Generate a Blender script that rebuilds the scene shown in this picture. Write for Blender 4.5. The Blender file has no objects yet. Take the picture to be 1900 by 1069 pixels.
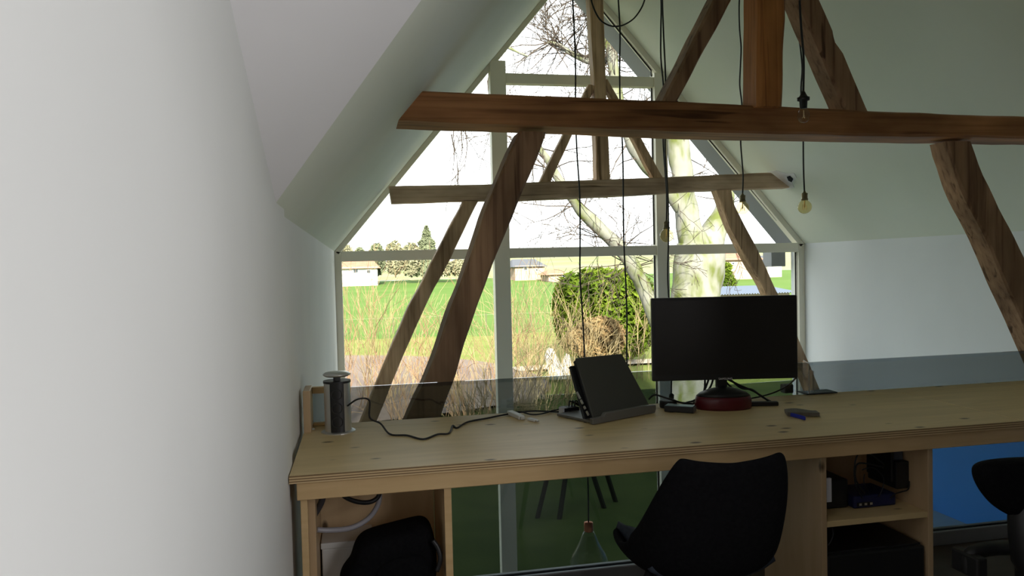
import bpy, bmesh, math, random
import numpy as np
from mathutils import Vector, Matrix, noise as mnoise

rnd = random.Random(7)
SC = bpy.context.scene
COL = SC.collection
PI = math.pi

# ------------------------------------------------------------------ camera solved from the vanishing points
F = 1400.0; CX = 950.0; CY = 534.5
def _n(v): return v / np.linalg.norm(v)
def _dir(px, py): return np.array([px - CX, -(py - CY), -F])
_eY = _n(_dir(667, 499)); _eX = _n(_dir(7870, 330)); _eX = _n(_eX - _eX.dot(_eY) * _eY)
ROT = np.array([_eX, _eY, np.cross(_eX, _eY)])
CAM = np.array([0.0, 0.0, 1.35])
def _ray(px, py): return ROT @ (_dir(px, py) / F)
def at(px, py, Y):
    r = _ray(px, py); return Vector(CAM + r * (Y / r[1]))
def atz(px, py, Z):
    r = _ray(px, py); return Vector(CAM + r * ((Z - CAM[2]) / r[2]))
def atx(px, py, X):
    r = _ray(px, py); return Vector(CAM + r * (X / r[0]))

cam_d = bpy.data.cameras.new('camera'); cam = bpy.data.objects.new('camera', cam_d); COL.objects.link(cam)
M4 = Matrix(ROT.tolist()).to_4x4(); M4.translation = Vector(CAM); cam.matrix_world = M4
cam_d.sensor_fit = 'HORIZONTAL'; cam_d.sensor_width = 36.0; cam_d.lens = F / 1900.0 * 36.0
cam_d.clip_start = 0.02; cam_d.clip_end = 2000
SC.camera = cam

# ------------------------------------------------------------------ mesh helpers
class MB:
    def __init__(s): s.v = []; s.f = []
    def add(s, vs, fs):
        b = len(s.v); s.v += [tuple(v) for v in vs]; s.f += [tuple(b + i for i in f) for f in fs]; return s
    def box(s, x0, x1, y0, y1, z0, z1):
        return s.add([(x0,y0,z0),(x1,y0,z0),(x1,y1,z0),(x0,y1,z0),(x0,y0,z1),(x1,y0,z1),(x1,y1,z1),(x0,y1,z1)],
                     [(0,3,2,1),(4,5,6,7),(0,1,5,4),(1,2,6,5),(2,3,7,6),(3,0,4,7)])
    def obox(s, c, u, v, w, hu, hv, hw):
        c, u, v, w = Vector(c), Vector(u), Vector(v), Vector(w)
        vs = [c + u*hu*a + v*hv*b + w*hw*d for d in (-1,1) for (a,b) in ((-1,-1),(1,-1),(1,1),(-1,1))]
        return s.add(vs, [(0,3,2,1),(4,5,6,7),(0,1,5,4),(1,2,6,5),(2,3,7,6),(3,0,4,7)])
    def prism(s, poly, y0, y1):                     # polygon in XZ swept along Y
        n = len(poly)
        vs = [(x, y0, z) for x, z in poly] + [(x, y1, z) for x, z in poly]
        return s.add(vs, [tuple(range(n)), tuple(range(2*n-1, n-1, -1))] + [(i, i+n, (i+1)%n+n, (i+1)%n) for i in range(n)])
    def tube(s, pts, rad, n=8, cap=True):
        pts = [Vector(p) for p in pts]; m = len(pts)
        if not hasattr(rad, '__len__'): rad = [rad]*m
        ref = None; rings = []
        for i, p in enumerate(pts):
            t = (pts[min(i+1, m-1)] - pts[max(i-1, 0)])
            if t.length < 1e-9: t = Vector((0,0,1))
            t.normalize()
            if ref is None:
                ref = t.cross(Vector((0,0,1)) if abs(t.z) < .9 else Vector((1,0,0))).normalized()
            ref = (ref - t*ref.dot(t))
            if ref.length < 1e-6: ref = t.orthogonal()
            ref.normalize(); b = t.cross(ref)
            rings.append([p + (ref*math.cos(2*PI*k/n) + b*math.sin(2*PI*k/n))*rad[i] for k in range(n)])
        vs = [v for r in rings for v in r]; fs = []
        for i in range(m-1):
            for k in range(n):
                fs.append((i*n+k, i*n+(k+1)%n, (i+1)*n+(k+1)%n, (i+1)*n+k))
        if cap: fs += [tuple(range(n-1, -1, -1)), tuple((m-1)*n+k for k in range(n))]
        return s.add(vs, fs)
    def lathe(s, prof, c=(0,0,0), n=24):
        c = Vector(c); vs = []; fs = []
        for r, z in prof:
            for k in range(n):
                a = 2*PI*k/n; vs.append(c + Vector((r*math.cos(a), r*math.sin(a), z)))
        for i in range(len(prof)-1):
            for k in range(n):
                fs.append((i*n+k, i*n+(k+1)%n, (i+1)*n+(k+1)%n, (i+1)*n+k))
        if prof[0][0] > 1e-6: fs.append(tuple(range(n-1, -1, -1)))
        if prof[-1][0] > 1e-6: fs.append(tuple((len(prof)-1)*n+k for k in range(n)))
        return s.add(vs, fs)
    def grid(s, fn, nu, nv):
        vs = [fn(i/nu, j/nv) for j in range(nv+1) for i in range(nu+1)]
        fs = [(j*(nu+1)+i, j*(nu+1)+i+1, (j+1)*(nu+1)+i+1, (j+1)*(nu+1)+i) for j in range(nv) for i in range(nu)]
        return s.add(vs, fs)
    def build(s, name, mat, parent=None, bevel=0, seg=2, smooth=False, sub=0, solid=0, off=0, merge=False):
        me = bpy.data.meshes.new(name)
        me.from_pydata(s.v, [], s.f)
        bm = bmesh.new(); bm.from_mesh(me)
        if merge: bmesh.ops.remove_doubles(bm, verts=bm.verts, dist=1e-5)
        bmesh.ops.recalc_face_normals(bm, faces=bm.faces)
        if bevel:
            es = [e for e in bm.edges if len(e.link_faces) == 2 and e.calc_face_angle(0) > .5]
            bmesh.ops.bevel(bm, geom=es, offset=bevel, segments=seg, profile=.5, affect='EDGES', clamp_overlap=True)
        bm.to_mesh(me); bm.free()
        if smooth:
            for p in me.polygons: p.use_smooth = True
        me.materials.append(mat)
        o = bpy.data.objects.new(name, me); COL.objects.link(o)
        if parent is not None: o.parent = parent
        if parent is not None:
            top_ = parent
            while top_.parent is not None: top_ = top_.parent
            if top_.get('_world'):                             # verts given in world space, thing has a location
                me.transform(root_matrix(parent).inverted())
        if solid:
            m = o.modifiers.new('solid', 'SOLIDIFY'); m.thickness = solid; m.offset = off
        if sub:
            m = o.modifiers.new('sub', 'SUBSURF'); m.levels = sub; m.render_levels = sub
        return o

def root_matrix(o):
    m = o.matrix_basis.copy()
    while o.parent is not None:
        o = o.parent; m = o.matrix_basis @ m
    return m
def tag(o, label=None, cat=None, group=None, kind=None):
    if label: o['label'] = label
    if cat: o['category'] = cat
    if group: o['group'] = group
    if kind: o['kind'] = kind
    return o
def thing(name, label, cat, loc=(0,0,0), rz=0, group=None, world=True):
    o = bpy.data.objects.new(name, None); COL.objects.link(o)
    o.location = loc; o.rotation_euler = (0,0,rz); o.empty_display_size = .1
    if world: o['_world'] = 1
    return tag(o, label, cat, group)
def struct(o): o['kind'] = 'structure'; return o
def smooth_path(pts, k=6):
    pts = [Vector(p) for p in pts]; out = []
    for i in range(len(pts)-1):
        p0 = pts[max(i-1,0)]; p1 = pts[i]; p2 = pts[i+1]; p3 = pts[min(i+2, len(pts)-1)]
        for j in range(k):
            t = j/k
            out.append(.5*((2*p1) + (p2-p0)*t + (2*p0-5*p1+4*p2-p3)*t*t + (3*p1-p0-3*p2+p3)*t**3))
    out.append(pts[-1]); return out

# ------------------------------------------------------------------ materials
def newmat(name):
    m = bpy.data.materials.new(name); m.use_nodes = True; nt = m.node_tree
    return m, nt, nt.nodes['Principled BSDF'], nt.nodes['Material Output']
def mat(name, c, rough=.6, c2=None, scale=(8,8,8), detail=4, metal=0, bump=0, spec=.5, lo=.35, hi=.65, coat=0):
    m, nt, b, out = newmat(name)
    b.inputs['Base Color'].default_value = (*c, 1); b.inputs['Roughness'].default_value = rough
    b.inputs['Metallic'].default_value = metal; b.inputs['Specular IOR Level'].default_value = spec
    if coat: b.inputs['Coat Weight'].default_value = coat
    if c2 is not None or bump:
        tc = nt.nodes.new('ShaderNodeTexCoord'); mp = nt.nodes.new('ShaderNodeMapping'); mp.inputs['Scale'].default_value = scale
        nz = nt.nodes.new('ShaderNodeTexNoise'); nz.inputs['Scale'].default_value = 1; nz.inputs['Detail'].default_value = detail
        nt.links.new(tc.outputs['Object'], mp.inputs['Vector']); nt.links.new(mp.outputs[0], nz.inputs['Vector'])
        if c2 is not None:
            r = nt.nodes.new('ShaderNodeValToRGB'); e = r.color_ramp.elements
            e[0].position = lo; e[1].position = hi; e[0].color = (*c, 1); e[1].color = (*c2, 1)
            nt.links.new(nz.outputs['Fac'], r.inputs[0]); nt.links.new(r.outputs[0], b.inputs['Base Color'])
        if bump:
            bp = nt.nodes.new('ShaderNodeBump'); bp.inputs['Strength'].default_value = bump; bp.inputs['Distance'].default_value = .01
            nt.links.new(nz.outputs['Fac'], bp.inputs['Height']); nt.links.new(bp.outputs[0], b.inputs['Normal'])
    return m
def timber_mat(name, ca, cb, cdark, axis):
    """old oak: long grain along the given axis, dark checks and knots"""
    m, nt, b, out = newmat(name); L = nt.links
    tc = nt.nodes.new('ShaderNodeTexCoord')
    def nz(sc, det, dist=0):
        mp = nt.nodes.new('ShaderNodeMapping'); mp.inputs['Scale'].default_value = sc
        n = nt.nodes.new('ShaderNodeTexNoise'); n.inputs['Scale'].default_value = 1; n.inputs['Detail'].default_value = det
        n.inputs['Distortion'].default_value = dist
        L.new(tc.outputs['Object'], mp.inputs['Vector']); L.new(mp.outputs[0], n.inputs['Vector']); return n
    s = (1.2, 38, 38) if axis == 'x' else (38, 38, 1.2)
    g = nz(s, 6, .4); big = nz((1.6, 5, 5) if axis == 'x' else (5, 5, 1.6), 3)
    r = nt.nodes.new('ShaderNodeValToRGB'); e = r.color_ramp.elements
    e[0].position = .32; e[0].color = (*cdark, 1); e[1].position = .72; e[1].color = (*cb, 1)
    k = e.new(.46); k.color = (*ca, 1)
    L.new(g.outputs['Fac'], r.inputs[0])
    r2 = nt.nodes.new('ShaderNodeValToRGB'); e = r2.color_ramp.elements
    e[0].position = .35; e[0].color = (.55,.5,.45,1); e[1].position = .65; e[1].color = (1.15,1.1,1.05,1)
    L.new(big.outputs['Fac'], r2.inputs[0])
    mx = nt.nodes.new('ShaderNodeMix'); mx.data_type = 'RGBA'; mx.blend_type = 'MULTIPLY'; mx.inputs[0].default_value = 1
    L.new(r.outputs[0], mx.inputs[6]); L.new(r2.outputs[0], mx.inputs[7])
    ck = nz((.9, 17, 17) if axis == 'x' else (17, 17, .9), 2, .8)
    r3 = nt.nodes.new('ShaderNodeValToRGB'); e = r3.color_ramp.elements
    e[0].position = .635; e[0].color = (1,1,1,1); e[1].position = .70; e[1].color = (.38,.33,.28,1)
    L.new(ck.outputs['Fac'], r3.inputs[0])
    mx2 = nt.nodes.new('ShaderNodeMix'); mx2.data_type = 'RGBA'; mx2.blend_type = 'MULTIPLY'; mx2.inputs[0].default_value = 1
    L.new(mx.outputs[2], mx2.inputs[6]); L.new(r3.outputs[0], mx2.inputs[7]); L.new(mx2.outputs[2], b.inputs['Base Color'])
    bp = nt.nodes.new('ShaderNodeBump'); bp.inputs['Strength'].default_value = .5; bp.inputs['Distance'].default_value = .006
    L.new(g.outputs['Fac'], bp.inputs['Height']); L.new(bp.outputs[0], b.inputs['Normal'])
    b.inputs['Roughness'].default_value = .62; b.inputs['Specular IOR Level'].default_value = .3
    return m
def ply_mat(name, ca, cb, grain=(2, 18, 18), knots=True, rough=.45):
    m, nt, b, out = newmat(name); L = nt.links
    tc = nt.nodes.new('ShaderNodeTexCoord')
    mp = nt.nodes.new('ShaderNodeMapping'); mp.inputs['Scale'].default_value = grain
    n = nt.nodes.new('ShaderNodeTexNoise'); n.inputs['Scale'].default_value = 1; n.inputs['Detail'].default_value = 5; n.inputs['Distortion'].default_value = .6
    L.new(tc.outputs['Object'], mp.inputs['Vector']); L.new(mp.outputs[0], n.inputs['Vector'])
    r = nt.nodes.new('ShaderNodeValToRGB'); e = r.color_ramp.elements
    e[0].position = .3; e[0].color = (*ca, 1); e[1].position = .7; e[1].color = (*cb, 1); L.new(n.outputs['Fac'], r.inputs[0])
    last = r.outputs[0]
    if knots:
        mp2 = nt.nodes.new('ShaderNodeMapping'); mp2.inputs['Scale'].default_value = tuple(6.5 if g > 5 else 3.4 for g in grain)
        v = nt.nodes.new('ShaderNodeTexVoronoi'); v.inputs['Scale'].default_value = 1.6
        L.new(tc.outputs['Object'], mp2.inputs['Vector']); L.new(mp2.outputs[0], v.inputs['Vector'])
        r2 = nt.nodes.new('ShaderNodeValToRGB'); e = r2.color_ramp.elements
        e[0].position = .06; e[0].color = (.12,.08,.05,1); e[1].position = .14; e[1].color = (1,1,1,1)
        L.new(v.outputs['Distance'], r2.inputs[0])
        mx = nt.nodes.new('ShaderNodeMix'); mx.data_type = 'RGBA'; mx.blend_type = 'MULTIPLY'; mx.inputs[0].default_value = .9
        L.new(last, mx.inputs[6]); L.new(r2.outputs[0], mx.inputs[7]); last = mx.outputs[2]
    L.new(last, b.inputs['Base Color']); b.inputs['Roughness'].default_value = rough
    return m
def stripe_mat(name, ca, cb, freq):
    """plywood edge: veneers stacked along Z"""
    m, nt, b, out = newmat(name); L = nt.links
    tc = nt.nodes.new('ShaderNodeTexCoord'); sx = nt.nodes.new('ShaderNodeSeparateXYZ'); L.new(tc.outputs['Object'], sx.inputs[0])
    mu = nt.nodes.new('ShaderNodeMath'); mu.operation = 'MULTIPLY'; mu.inputs[1].default_value = freq*2*PI
    sn = nt.nodes.new('ShaderNodeMath'); sn.operation = 'SINE'
    L.new(sx.outputs['Z'], mu.inputs[0]); L.new(mu.outputs[0], sn.inputs[0])
    r = nt.nodes.new('ShaderNodeValToRGB'); e = r.color_ramp.elements
    mr = nt.nodes.new('ShaderNodeMapRange'); mr.inputs[1].default_value = -1; mr.inputs[2].default_value = 1
    L.new(sn.outputs[0], mr.inputs[0]); L.new(mr.outputs[0], r.inputs[0])
    e[0].position = .35; e[0].color = (*ca, 1); e[1].position = .6; e[1].color = (*cb, 1)
    L.new(r.outputs[0], b.inputs['Base Color']); b.inputs['Roughness'].default_value = .6
    return m
def glass_mat(name, tint, rough=.0, ior=1.45):
    m = bpy.data.materials.new(name); m.use_nodes = True; nt = m.node_tree; nt.nodes.clear()
    out = nt.nodes.new('ShaderNodeOutputMaterial'); mx = nt.nodes.new('ShaderNodeMixShader')
    t = nt.nodes.new('ShaderNodeBsdfTransparent'); t.inputs[0].default_value = (*tint, 1)
    g = nt.nodes.new('ShaderNodeBsdfGlossy'); g.inputs['Roughness'].default_value = rough
    lw = nt.nodes.new('ShaderNodeLayerWeight'); lw.inputs['Blend'].default_value = .5
    pw = nt.nodes.new('ShaderNodeMath'); pw.operation = 'POWER'; pw.inputs[1].default_value = 4
    fr = nt.nodes.new('ShaderNodeMath'); fr.operation = 'MULTIPLY_ADD'; fr.inputs[1].default_value = .6; fr.inputs[2].default_value = ((ior-1)/(ior+1))**2
    nt.links.new(lw.outputs['Facing'], pw.inputs[0]); nt.links.new(pw.outputs[0], fr.inputs[0])
    nt.links.new(fr.outputs[0], mx.inputs[0]); nt.links.new(t.outputs[0], mx.inputs[1]); nt.links.new(g.outputs[0], mx.inputs[2])
    nt.links.new(mx.outputs[0], out.inputs[0]); return m

PLASTER = mat('white_plaster', (.78,.79,.77), .8, (.74,.75,.73), (1.5,1.5,1.5), 3, bump=.05)
PLASTER_R = mat('white_plaster_right', (.72,.75,.77), .8, (.69,.72,.74), (1.5,1.5,1.5), 3, bump=.05)
SLOPE = mat('bounce_tint_plaster', (.77,.81,.70), .8, (.74,.78,.67), (1.5,1.5,1.5), 3, bump=.05)  # green bounce from the grass tinted into the plaster colour
BLUE_LIGHT_TINT = mat('blue_light_tint', (.05,.34,.95), .5, (.045,.31,.90), (2,2,2), 3)  # blue light on the lower right wall put into its colour
LEDGE = mat('grey_ledge', (.30,.42,.50), .6, (.26,.38,.46), (3,3,3), 3)
FRAME = mat('grey_aluminium', (.84,.82,.70), .45, spec=.4)
VERGE = mat('verge_board', (.22,.23,.24), .6)
GASKET = mat('black_rubber', (.012,.012,.013), .5)
TIMBER_X = timber_mat('old_oak_along', (.45,.215,.088), (.56,.28,.12), (.30,.135,.055), 'x')
TIMBER_R = timber_mat('reddish_oak_upright', (.46,.19,.058), (.56,.25,.08), (.28,.105,.032), 'z')
TIMBER_X2 = timber_mat('grey_oak_along', (.60,.44,.30), (.70,.53,.38), (.42,.29,.19), 'x')
TIMBER_Z2 = timber_mat('grey_oak_upright', (.56,.38,.23), (.66,.47,.30), (.36,.23,.13), 'z')
TIMBER_Z = timber_mat('old_oak_upright', (.42,.26,.155), (.52,.34,.21), (.24,.135,.08), 'z')
PLY = ply_mat('plywood_face', (.68,.51,.25), (.80,.61,.32))
PLY_V = ply_mat('plywood_upright', (.50,.345,.19), (.60,.43,.25), (14, 14, 2.2))
PLY_EDGE = stripe_mat('plywood_edge', (.26,.16,.07), (.68,.50,.27), 1/.0075)
PLY_BACK = ply_mat('lit_back_panel', (.74,.53,.30), (.84,.62,.37), (14, 14, 2.2))  # lit copy of the upright plywood, light brightened into the colour
SOFTWOOD = ply_mat('softwood_rail', (.62,.42,.20), (.72,.51,.26), (3, 30, 30), knots=False)
BLACK_PLASTIC = mat('black_plastic', (.012,.012,.013), .42)
BLACK_CABLE = mat('black_cable', (.010,.010,.011), .5)
BLACK_CLOTH = mat('black_fabric', (.005,.005,.006), .95, (.007,.007,.008), (90,90,90), 2, bump=.2, spec=.08)
NAVY_CLOTH = mat('dark_blue_fabric', (.016,.024,.04), .75, (.022,.032,.05), (60,60,60), 2, bump=.2)
SCREEN = mat('dark_screen', (.022,.020,.019), .28, spec=.35)
STEEL = mat('brushed_steel', (.62,.62,.60), .32, metal=.75)
SILVER = mat('silver_plastic', (.17,.165,.155), .4, metal=.3)
SLATE = mat('laptop_lid', (.065,.064,.055), .5)
WHITE_PLASTIC = mat('white_plastic', (.72,.72,.70), .4)
WHITE_PAPER = mat('white_paper', (.62,.62,.66), .8)
RED_PLASTIC = mat('red_gloss', (.10,.007,.013), .3)
BLUE_PLASTIC = mat('blue_plastic', (.02,.035,.42), .35)
DARK_BLUE = mat('blue_housing', (.010,.014,.075), .45)
GREY_LEATHER = mat('grey_leather', (.17,.15,.12), .7, (.13,.115,.09), (40,40,40), 3)
BRASS = mat('aged_brass', (.24,.20,.12), .35, metal=1)
COPPER = mat('copper', (.45,.16,.08), .35, metal=1)
AMBER = glass_mat('amber_glass', (.86,.80,.58), 0, 1.5)
CLEAR = glass_mat('clear_glass', (.93,.94,.92), 0, 1.5)
PANE = glass_mat('window_glass', (.96,.98,.96), 0, 1.22)
TINT = glass_mat('tinted_glass', (.54,.57,.58), 0, 1.75)
ACRYLIC = glass_mat('clear_acrylic', (.72,.74,.76), .02, 1.5)
FILAMENT = mat('filament', (.75,.55,.3), .3, metal=1)
CONDUIT = mat('grey_conduit', (.36,.35,.38), .35)
FLOORW = mat('dark_floor', (.10,.075,.05), .5, (.13,.10,.07), (2,14,2), 4)
FLOORL = mat('lower_floor', (.11,.105,.10), .5, (.14,.13,.12), (2,2,2), 4)
DARK_METAL = mat('dark_metal', (.02,.02,.022), .35, metal=.6)

# ------------------------------------------------------------------ the room
XL, XR, YD = -.222, 4.80, 7.60
EZ = 1.50                                    # eave height
SL, SR = .764/.645, .748/.663                # slopes
def zL(x): return 1.519 + (x + .239)*SL
def zR(x): return 1.529 + (4.787 - x)*SR
def xL(z): return -.239 + (z - 1.519)/SL
def xR(z): return 4.787 - (z - 1.529)/SR
xa = (1.529 + 4.787*SR - 1.519 - .239*SL)/(SL + SR); za = zL(xa)   # ridge
YB = -1.3                                    # rear wall
YO = 7.97                                    # outer end of the roof verge

def slab(name, pts, thick, material):
    """a flat slab: polygon pushed outward by the vector thick"""
    n = len(pts); t = Vector(thick)
    vs = [Vector(p) for p in pts] + [Vector(p) + t for p in pts]
    return MB().add(vs, [tuple(range(n)), tuple(range(2*n-1, n-1, -1))] + [(i, i+n, (i+1)%n+n, (i+1)%n) for i in range(n)]).build(name, material)

zle = zL(XL); zre = zR(XR)
# left wall: near piece under the sloping facet, far piece a centimetre deeper
P0 = Vector((XL, 2.19, zL(XL)))
dA = Vector((0, -.80, .365)); dB = Vector((.39, -.335, .39*SL))
A_end = P0 + dA*4.4
w = MB()
n = [(YB, 0), (2.42, 0), (2.42, zle), (2.19, P0.z), (YB, P0.z + (2.19-YB)*.365/.8)]
vs = [(XL, y, z) for y, z in n] + [(XL-.25, y, z) for y, z in n]; k = len(n)
w.add(vs, [tuple(range(k)), tuple(range(2*k-1, k-1, -1))] + [(i, i+k, (i+1)%k+k, (i+1)%k) for i in range(k)])
struct(w.build('wall_left', PLASTER))
XLF = XL - .012
struct(MB().box(XLF-.25, XLF, 2.421, YO-.2, -2.8, zL(XLF)).build('wall_left', PLASTER))
struct(MB().box(XR, XR+.25, YB, 6.0, .04, zre).box(XR, XR+.25, 6.0, YO-.2, -.24, zre).build('wall_right', PLASTER_R))
struct(MB().box(XR, XR+.25, 3.02, 6.0, -2.8, .04).box(XR, XR+.25, 6.0, YO-.2, -2.8, -.24).build('wall_right', BLUE_LIGHT_TINT))
# roof planes
tB = (xa - XL)/dB.x
B_end = P0 + dB*tB
struct(slab('ceiling', [P0, (XLF, 2.45, zL(XLF)), (XLF, YO, zL(XLF)), (xa, YO, za), B_end], (-.16, 0, .13), SLOPE))
struct(slab('ceiling', [P0, B_end, (xa, YB, B_end.z + (B_end.y-YB)*.365/.8), (XL, YB, P0.z + (P0.y-YB)*.365/.8)], (-.12, 0, .16), mat('white_ceiling', (.88,.87,.87), .8, (.84,.83,.83), (1.5,1.5,1.5), 3, bump=.05)))
struct(slab('ceiling', [(XR, YB, zre), (xa, YB, za), (xa, YO, za), (XR, YO, zre)], (.16, 0, .13), SLOPE))
zf = B_end.z + (B_end.y-YB)*.365/.8
struct(slab('ceiling', [(xa-.05, YB-.2, za-.2), (xa-.05, B_end.y+.3, za-.2), (xa-.05, B_end.y+.3, za+.2), (xa-.05, YB-.2, zf+.4)], (.3, 0, 0), PLASTER))
# floors
struct(MB().box(XL, XR, YB, 3.10, -.22, 0).build('floor', FLOORW))
struct(MB().box(XLF, XR, 3.10, YD-.1, -2.95, -2.75).build('floor', FLOORL))
struct(MB().box(XL, XR, 3.0, 3.09, -2.75, -.22).build('wall_front', PLASTER))
# rear wall, and an added partition, unseen, framing the side light
DARKW = mat('bounce_darkened_wall', (.10,.085,.07), .8, (.07,.06,.05), (4,4,1), 3)  # unseen rear surfaces made dark to hold back bounce light
struct(MB().box(XL-.25, XR+.25, YB-.2, YB, 0, 5.6).build('wall_back', DARKW))
XP = 1.38; wy0, wy1, wz0, wz1 = -.85, .35, .20, 2.5
pw = MB()
pw.box(XP, XP+.1, YB, wy0, 0, 3.4).box(XP, XP+.1, wy1, .52, 0, 3.4).box(XP, XP+.1, wy0, wy1, 0, wz0).box(XP, XP+.1, wy0, wy1, wz1, 3.4)
struct(pw.build('added_partition', DARKW))
fr = MB().box(XP+.02,XP+.07,wy0,wy0+.05,wz0,wz1).box(XP+.02,XP+.07,wy1-.05,wy1,wz0,wz1).box(XP+.02,XP+.07,wy0+.05,wy1-.05,wz0,wz0+.05).box(XP+.02,XP+.07,wy0+.05,wy1-.05,wz1-.05,wz1)
struct(fr.build('added_light_frame', FRAME))  # frame added around the side light, out of view
# low boxed-in ledge along the right wall of the lower room
struct(MB().box(3.45, XR, 3.3, YD-.1, -2.75, -.845).build('trim_1', LEDGE, bevel=.01))
# exterior eave ends and verge boards outside the window
struct(slab('trim_2', [(XR, YD+.03, zre), (xa, YD+.03, za), (xa, YO, za), (XR, YO, zre)], (-.035*SR*.6, 0, -.035*.8), VERGE))
struct(MB().box(4.565, 4.74, 7.78, 7.97, 1.265, 1.50).build('trim_3', VERGE, bevel=.006))

# ---- gable window: frame + mullions + transoms, panes, gaskets
win = MB()
yf0, yf1 = 7.50, 7.60
def slope_bar(mb, x0, z0, x1, z1, wd, y0, y1, inward):
    d = Vector((x1-x0, 0, z1-z0)).normalized(); nrm = Vector((d.z, 0, -d.x))
    if nrm.x*inward < 0: nrm = -nrm
    a, b = Vector((x0,0,z0)), Vector((x1,0,z1))
    mb.prism([(a.x,a.z),(b.x,b.z),((b+nrm*wd).x,(b+nrm*wd).z),((a+nrm*wd).x,(a+nrm*wd).z)], y0, y1)
win.box(XLF, -.168, yf0, yf1, -2.75, zL(XLF)-.001)
win.box(4.728, XR, yf0, yf1, -2.75, zre)
slope_bar(win, XLF, zL(XLF), xa, za, .052, yf0, yf1, 1)
slope_bar(win, XR, zre, xa, za, .060, yf0, yf1, -1)
win.box(-.168, 4.728, yf0, yf1, -2.75, -2.62)
w1 = struct(win.build('window_1', FRAME, bevel=.004))
mu = struct(MB().box(1.335, 1.495, yf0-.02, yf1, -2.62, zL(1.335)+.02).build('mullion', FRAME, w1, bevel=.004))
mu = struct(MB().box(3.075, 3.21, yf0-.02, yf1, -2.62, zR(3.21)+.02).build('mullion', FRAME, w1, bevel=.004))
tb = MB()
for x0, x1 in ((-.168, 1.335), (1.495, 3.075), (3.21, 4.728)): tb.box(x0, x1, yf0, yf1, 1.424, 1.524)
struct(tb.build('transom', FRAME, w1, bevel=.004))
struct(MB().box(1.495, 3.075, yf0, yf1, 3.185, 3.285).build('transom', FRAME, w1, bevel=.004))
for x0, x1 in ((-.168, 1.335), (1.495, 3.075), (3.21, 4.728)):
    struct(MB().add([(x0,7.57,-2.62),(x1,7.57,-2.62),(x1,7.57,1.424),(x0,7.57,1.424)], [(0,1,2,3)]).build('pane', PANE, w1))
def pane(poly): struct(MB().add([(x,7.57,z) for x, z in poly], [tuple(range(len(poly)))]).build('pane', PANE, w1))
pane([(-.16,1.524),(1.335,1.524),(1.335,zL(1.335)-.06)])
pane([(1.495,1.524),(3.075,1.524),(3.075,3.185),(1.495,3.185)])
pane([(1.495,3.285),(3.075,3.285),(3.075,zR(3.075)-.06),(xa,za-.07),(1.495,zL(1.495)-.06)])
pane([(3.21,1.524),(4.72,1.524),(3.21,zR(3.21)-.06)])
def gasket(pts): struct(MB().tube([(x,7.545,z) for x, z in pts], .008, 6).build('gasket', GASKET, w1))
g = .075
gasket([(4.71,1.54),(3.22,zR(3.22)-g-.03)]); gasket([(3.066,3.30),(3.066,zR(3.066)-g-.03),(xa+.02,za-g-.04)])
gasket([(3.066,1.53),(3.066,3.18)]); gasket([(4.715,-2.5),(4.715,1.42)]); gasket([(1.345,-2.5),(1.345,-.0)]); gasket([(3.066,-2.5),(3.066,1.42)])

# ------------------------------------------------------------------ roof trusses
def timber(name, A, B, y0, y1, parent, material, seed=0, nseg=26, jit=.004, ch=.012):
    """loft between edge polylines A and B (x,z) from y0 to y1, with worn arrises"""
    def res(P):
        P = [Vector((p[0], p[1])) for p in P]; L = [0]
        for a, b in zip(P, P[1:]): L.append(L[-1] + (b-a).length)
        out = []
        for i in range(nseg+1):
            s = L[-1]*i/nseg; j = 0
            while j < len(L)-2 and L[j+1] < s: j += 1
            t = (s-L[j])/max(L[j+1]-L[j], 1e-9); out.append(P[j].lerp(P[j+1], min(t, 1)))
        return out
    A = res(A); B = res(B); vs = []; fs = []
    for i, (a, b) in enumerate(zip(A, B)):
        d = (b-a); ln = d.length; d = d/ln; q = []
        c = min(ch, ln*.2)
        for p, yy, du, dy in ((a,y0,1,0),(b,y0,-1,0),(b,y0,0,1),(b,y1,0,-1),(b,y1,-1,0),(a,y1,1,0),(a,y1,0,-1),(a,y0,0,1)):
            pp = p + d*(c*du); q.append(Vector((pp.x, yy + c*dy, pp.y)))
        for kk, v in enumerate(q):
            nv = mnoise.noise_vector(Vector((v.x*5+seed*7.1, v.y*5+kk*.3, v.z*5)))*jit*(0 if i in (0, nseg) else 1)
            vs.append(v + nv*1.0)
    for i in range(nseg):
        for kk in range(8): fs.append((i*8+kk, i*8+(kk+1)%8, (i+1)*8+(kk+1)%8, (i+1)*8+kk))
    fs += [tuple(range(8)), tuple(nseg*8+kk for kk in range(7, -1, -1))]
    return MB().add(vs, fs).build(name, material, parent)
def px(P, Y): return [(lambda v: (v.x, v.z))(at(x, y, Y)) for x, y in P]

def on_slope(x, y, lift=.004):
    n_ = Vector((-.748, 0, -.663)); p_ = Vector((4.787, 0, 1.529)); rr = Vector(_ray(x, y)); C = Vector(CAM)
    return C + rr*((p_-C).dot(n_)/rr.dot(n_)) + n_*lift
struct(MB().add([on_slope(x, y) for x, y in ((1424,318),(1440,316),(1462,322),(1474,321),(1479,330),(1470,338),(1474,347),(1462,352),(1452,340))], [tuple(range(9))]).build('trim_4', mat('rough_filler', (.78,.78,.76), .9), solid=.004))
struct(MB().add([on_slope(x, y, .010) for x, y in ((1461,327),(1467,325),(1473,331),(1470,337),(1464,334))], [tuple(range(5))]).build('trim_5', mat('dark_hole', (.01,.01,.01), .9), solid=.002))
t1 = thing('roof_truss', 'near oak roof truss with a thick collar beam spanning the whole attic', 'roof truss', (2.3, 3.67, 0))
Yf, Yb = 3.55, 3.79
top = px([(785,168),(1000,177),(1240,187),(1450,197),(1650,207),(1900,216)], Yf)
bot = px([(735,240),(1000,249),(1240,259),(1500,264),(1900,270)], Yb)
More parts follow.
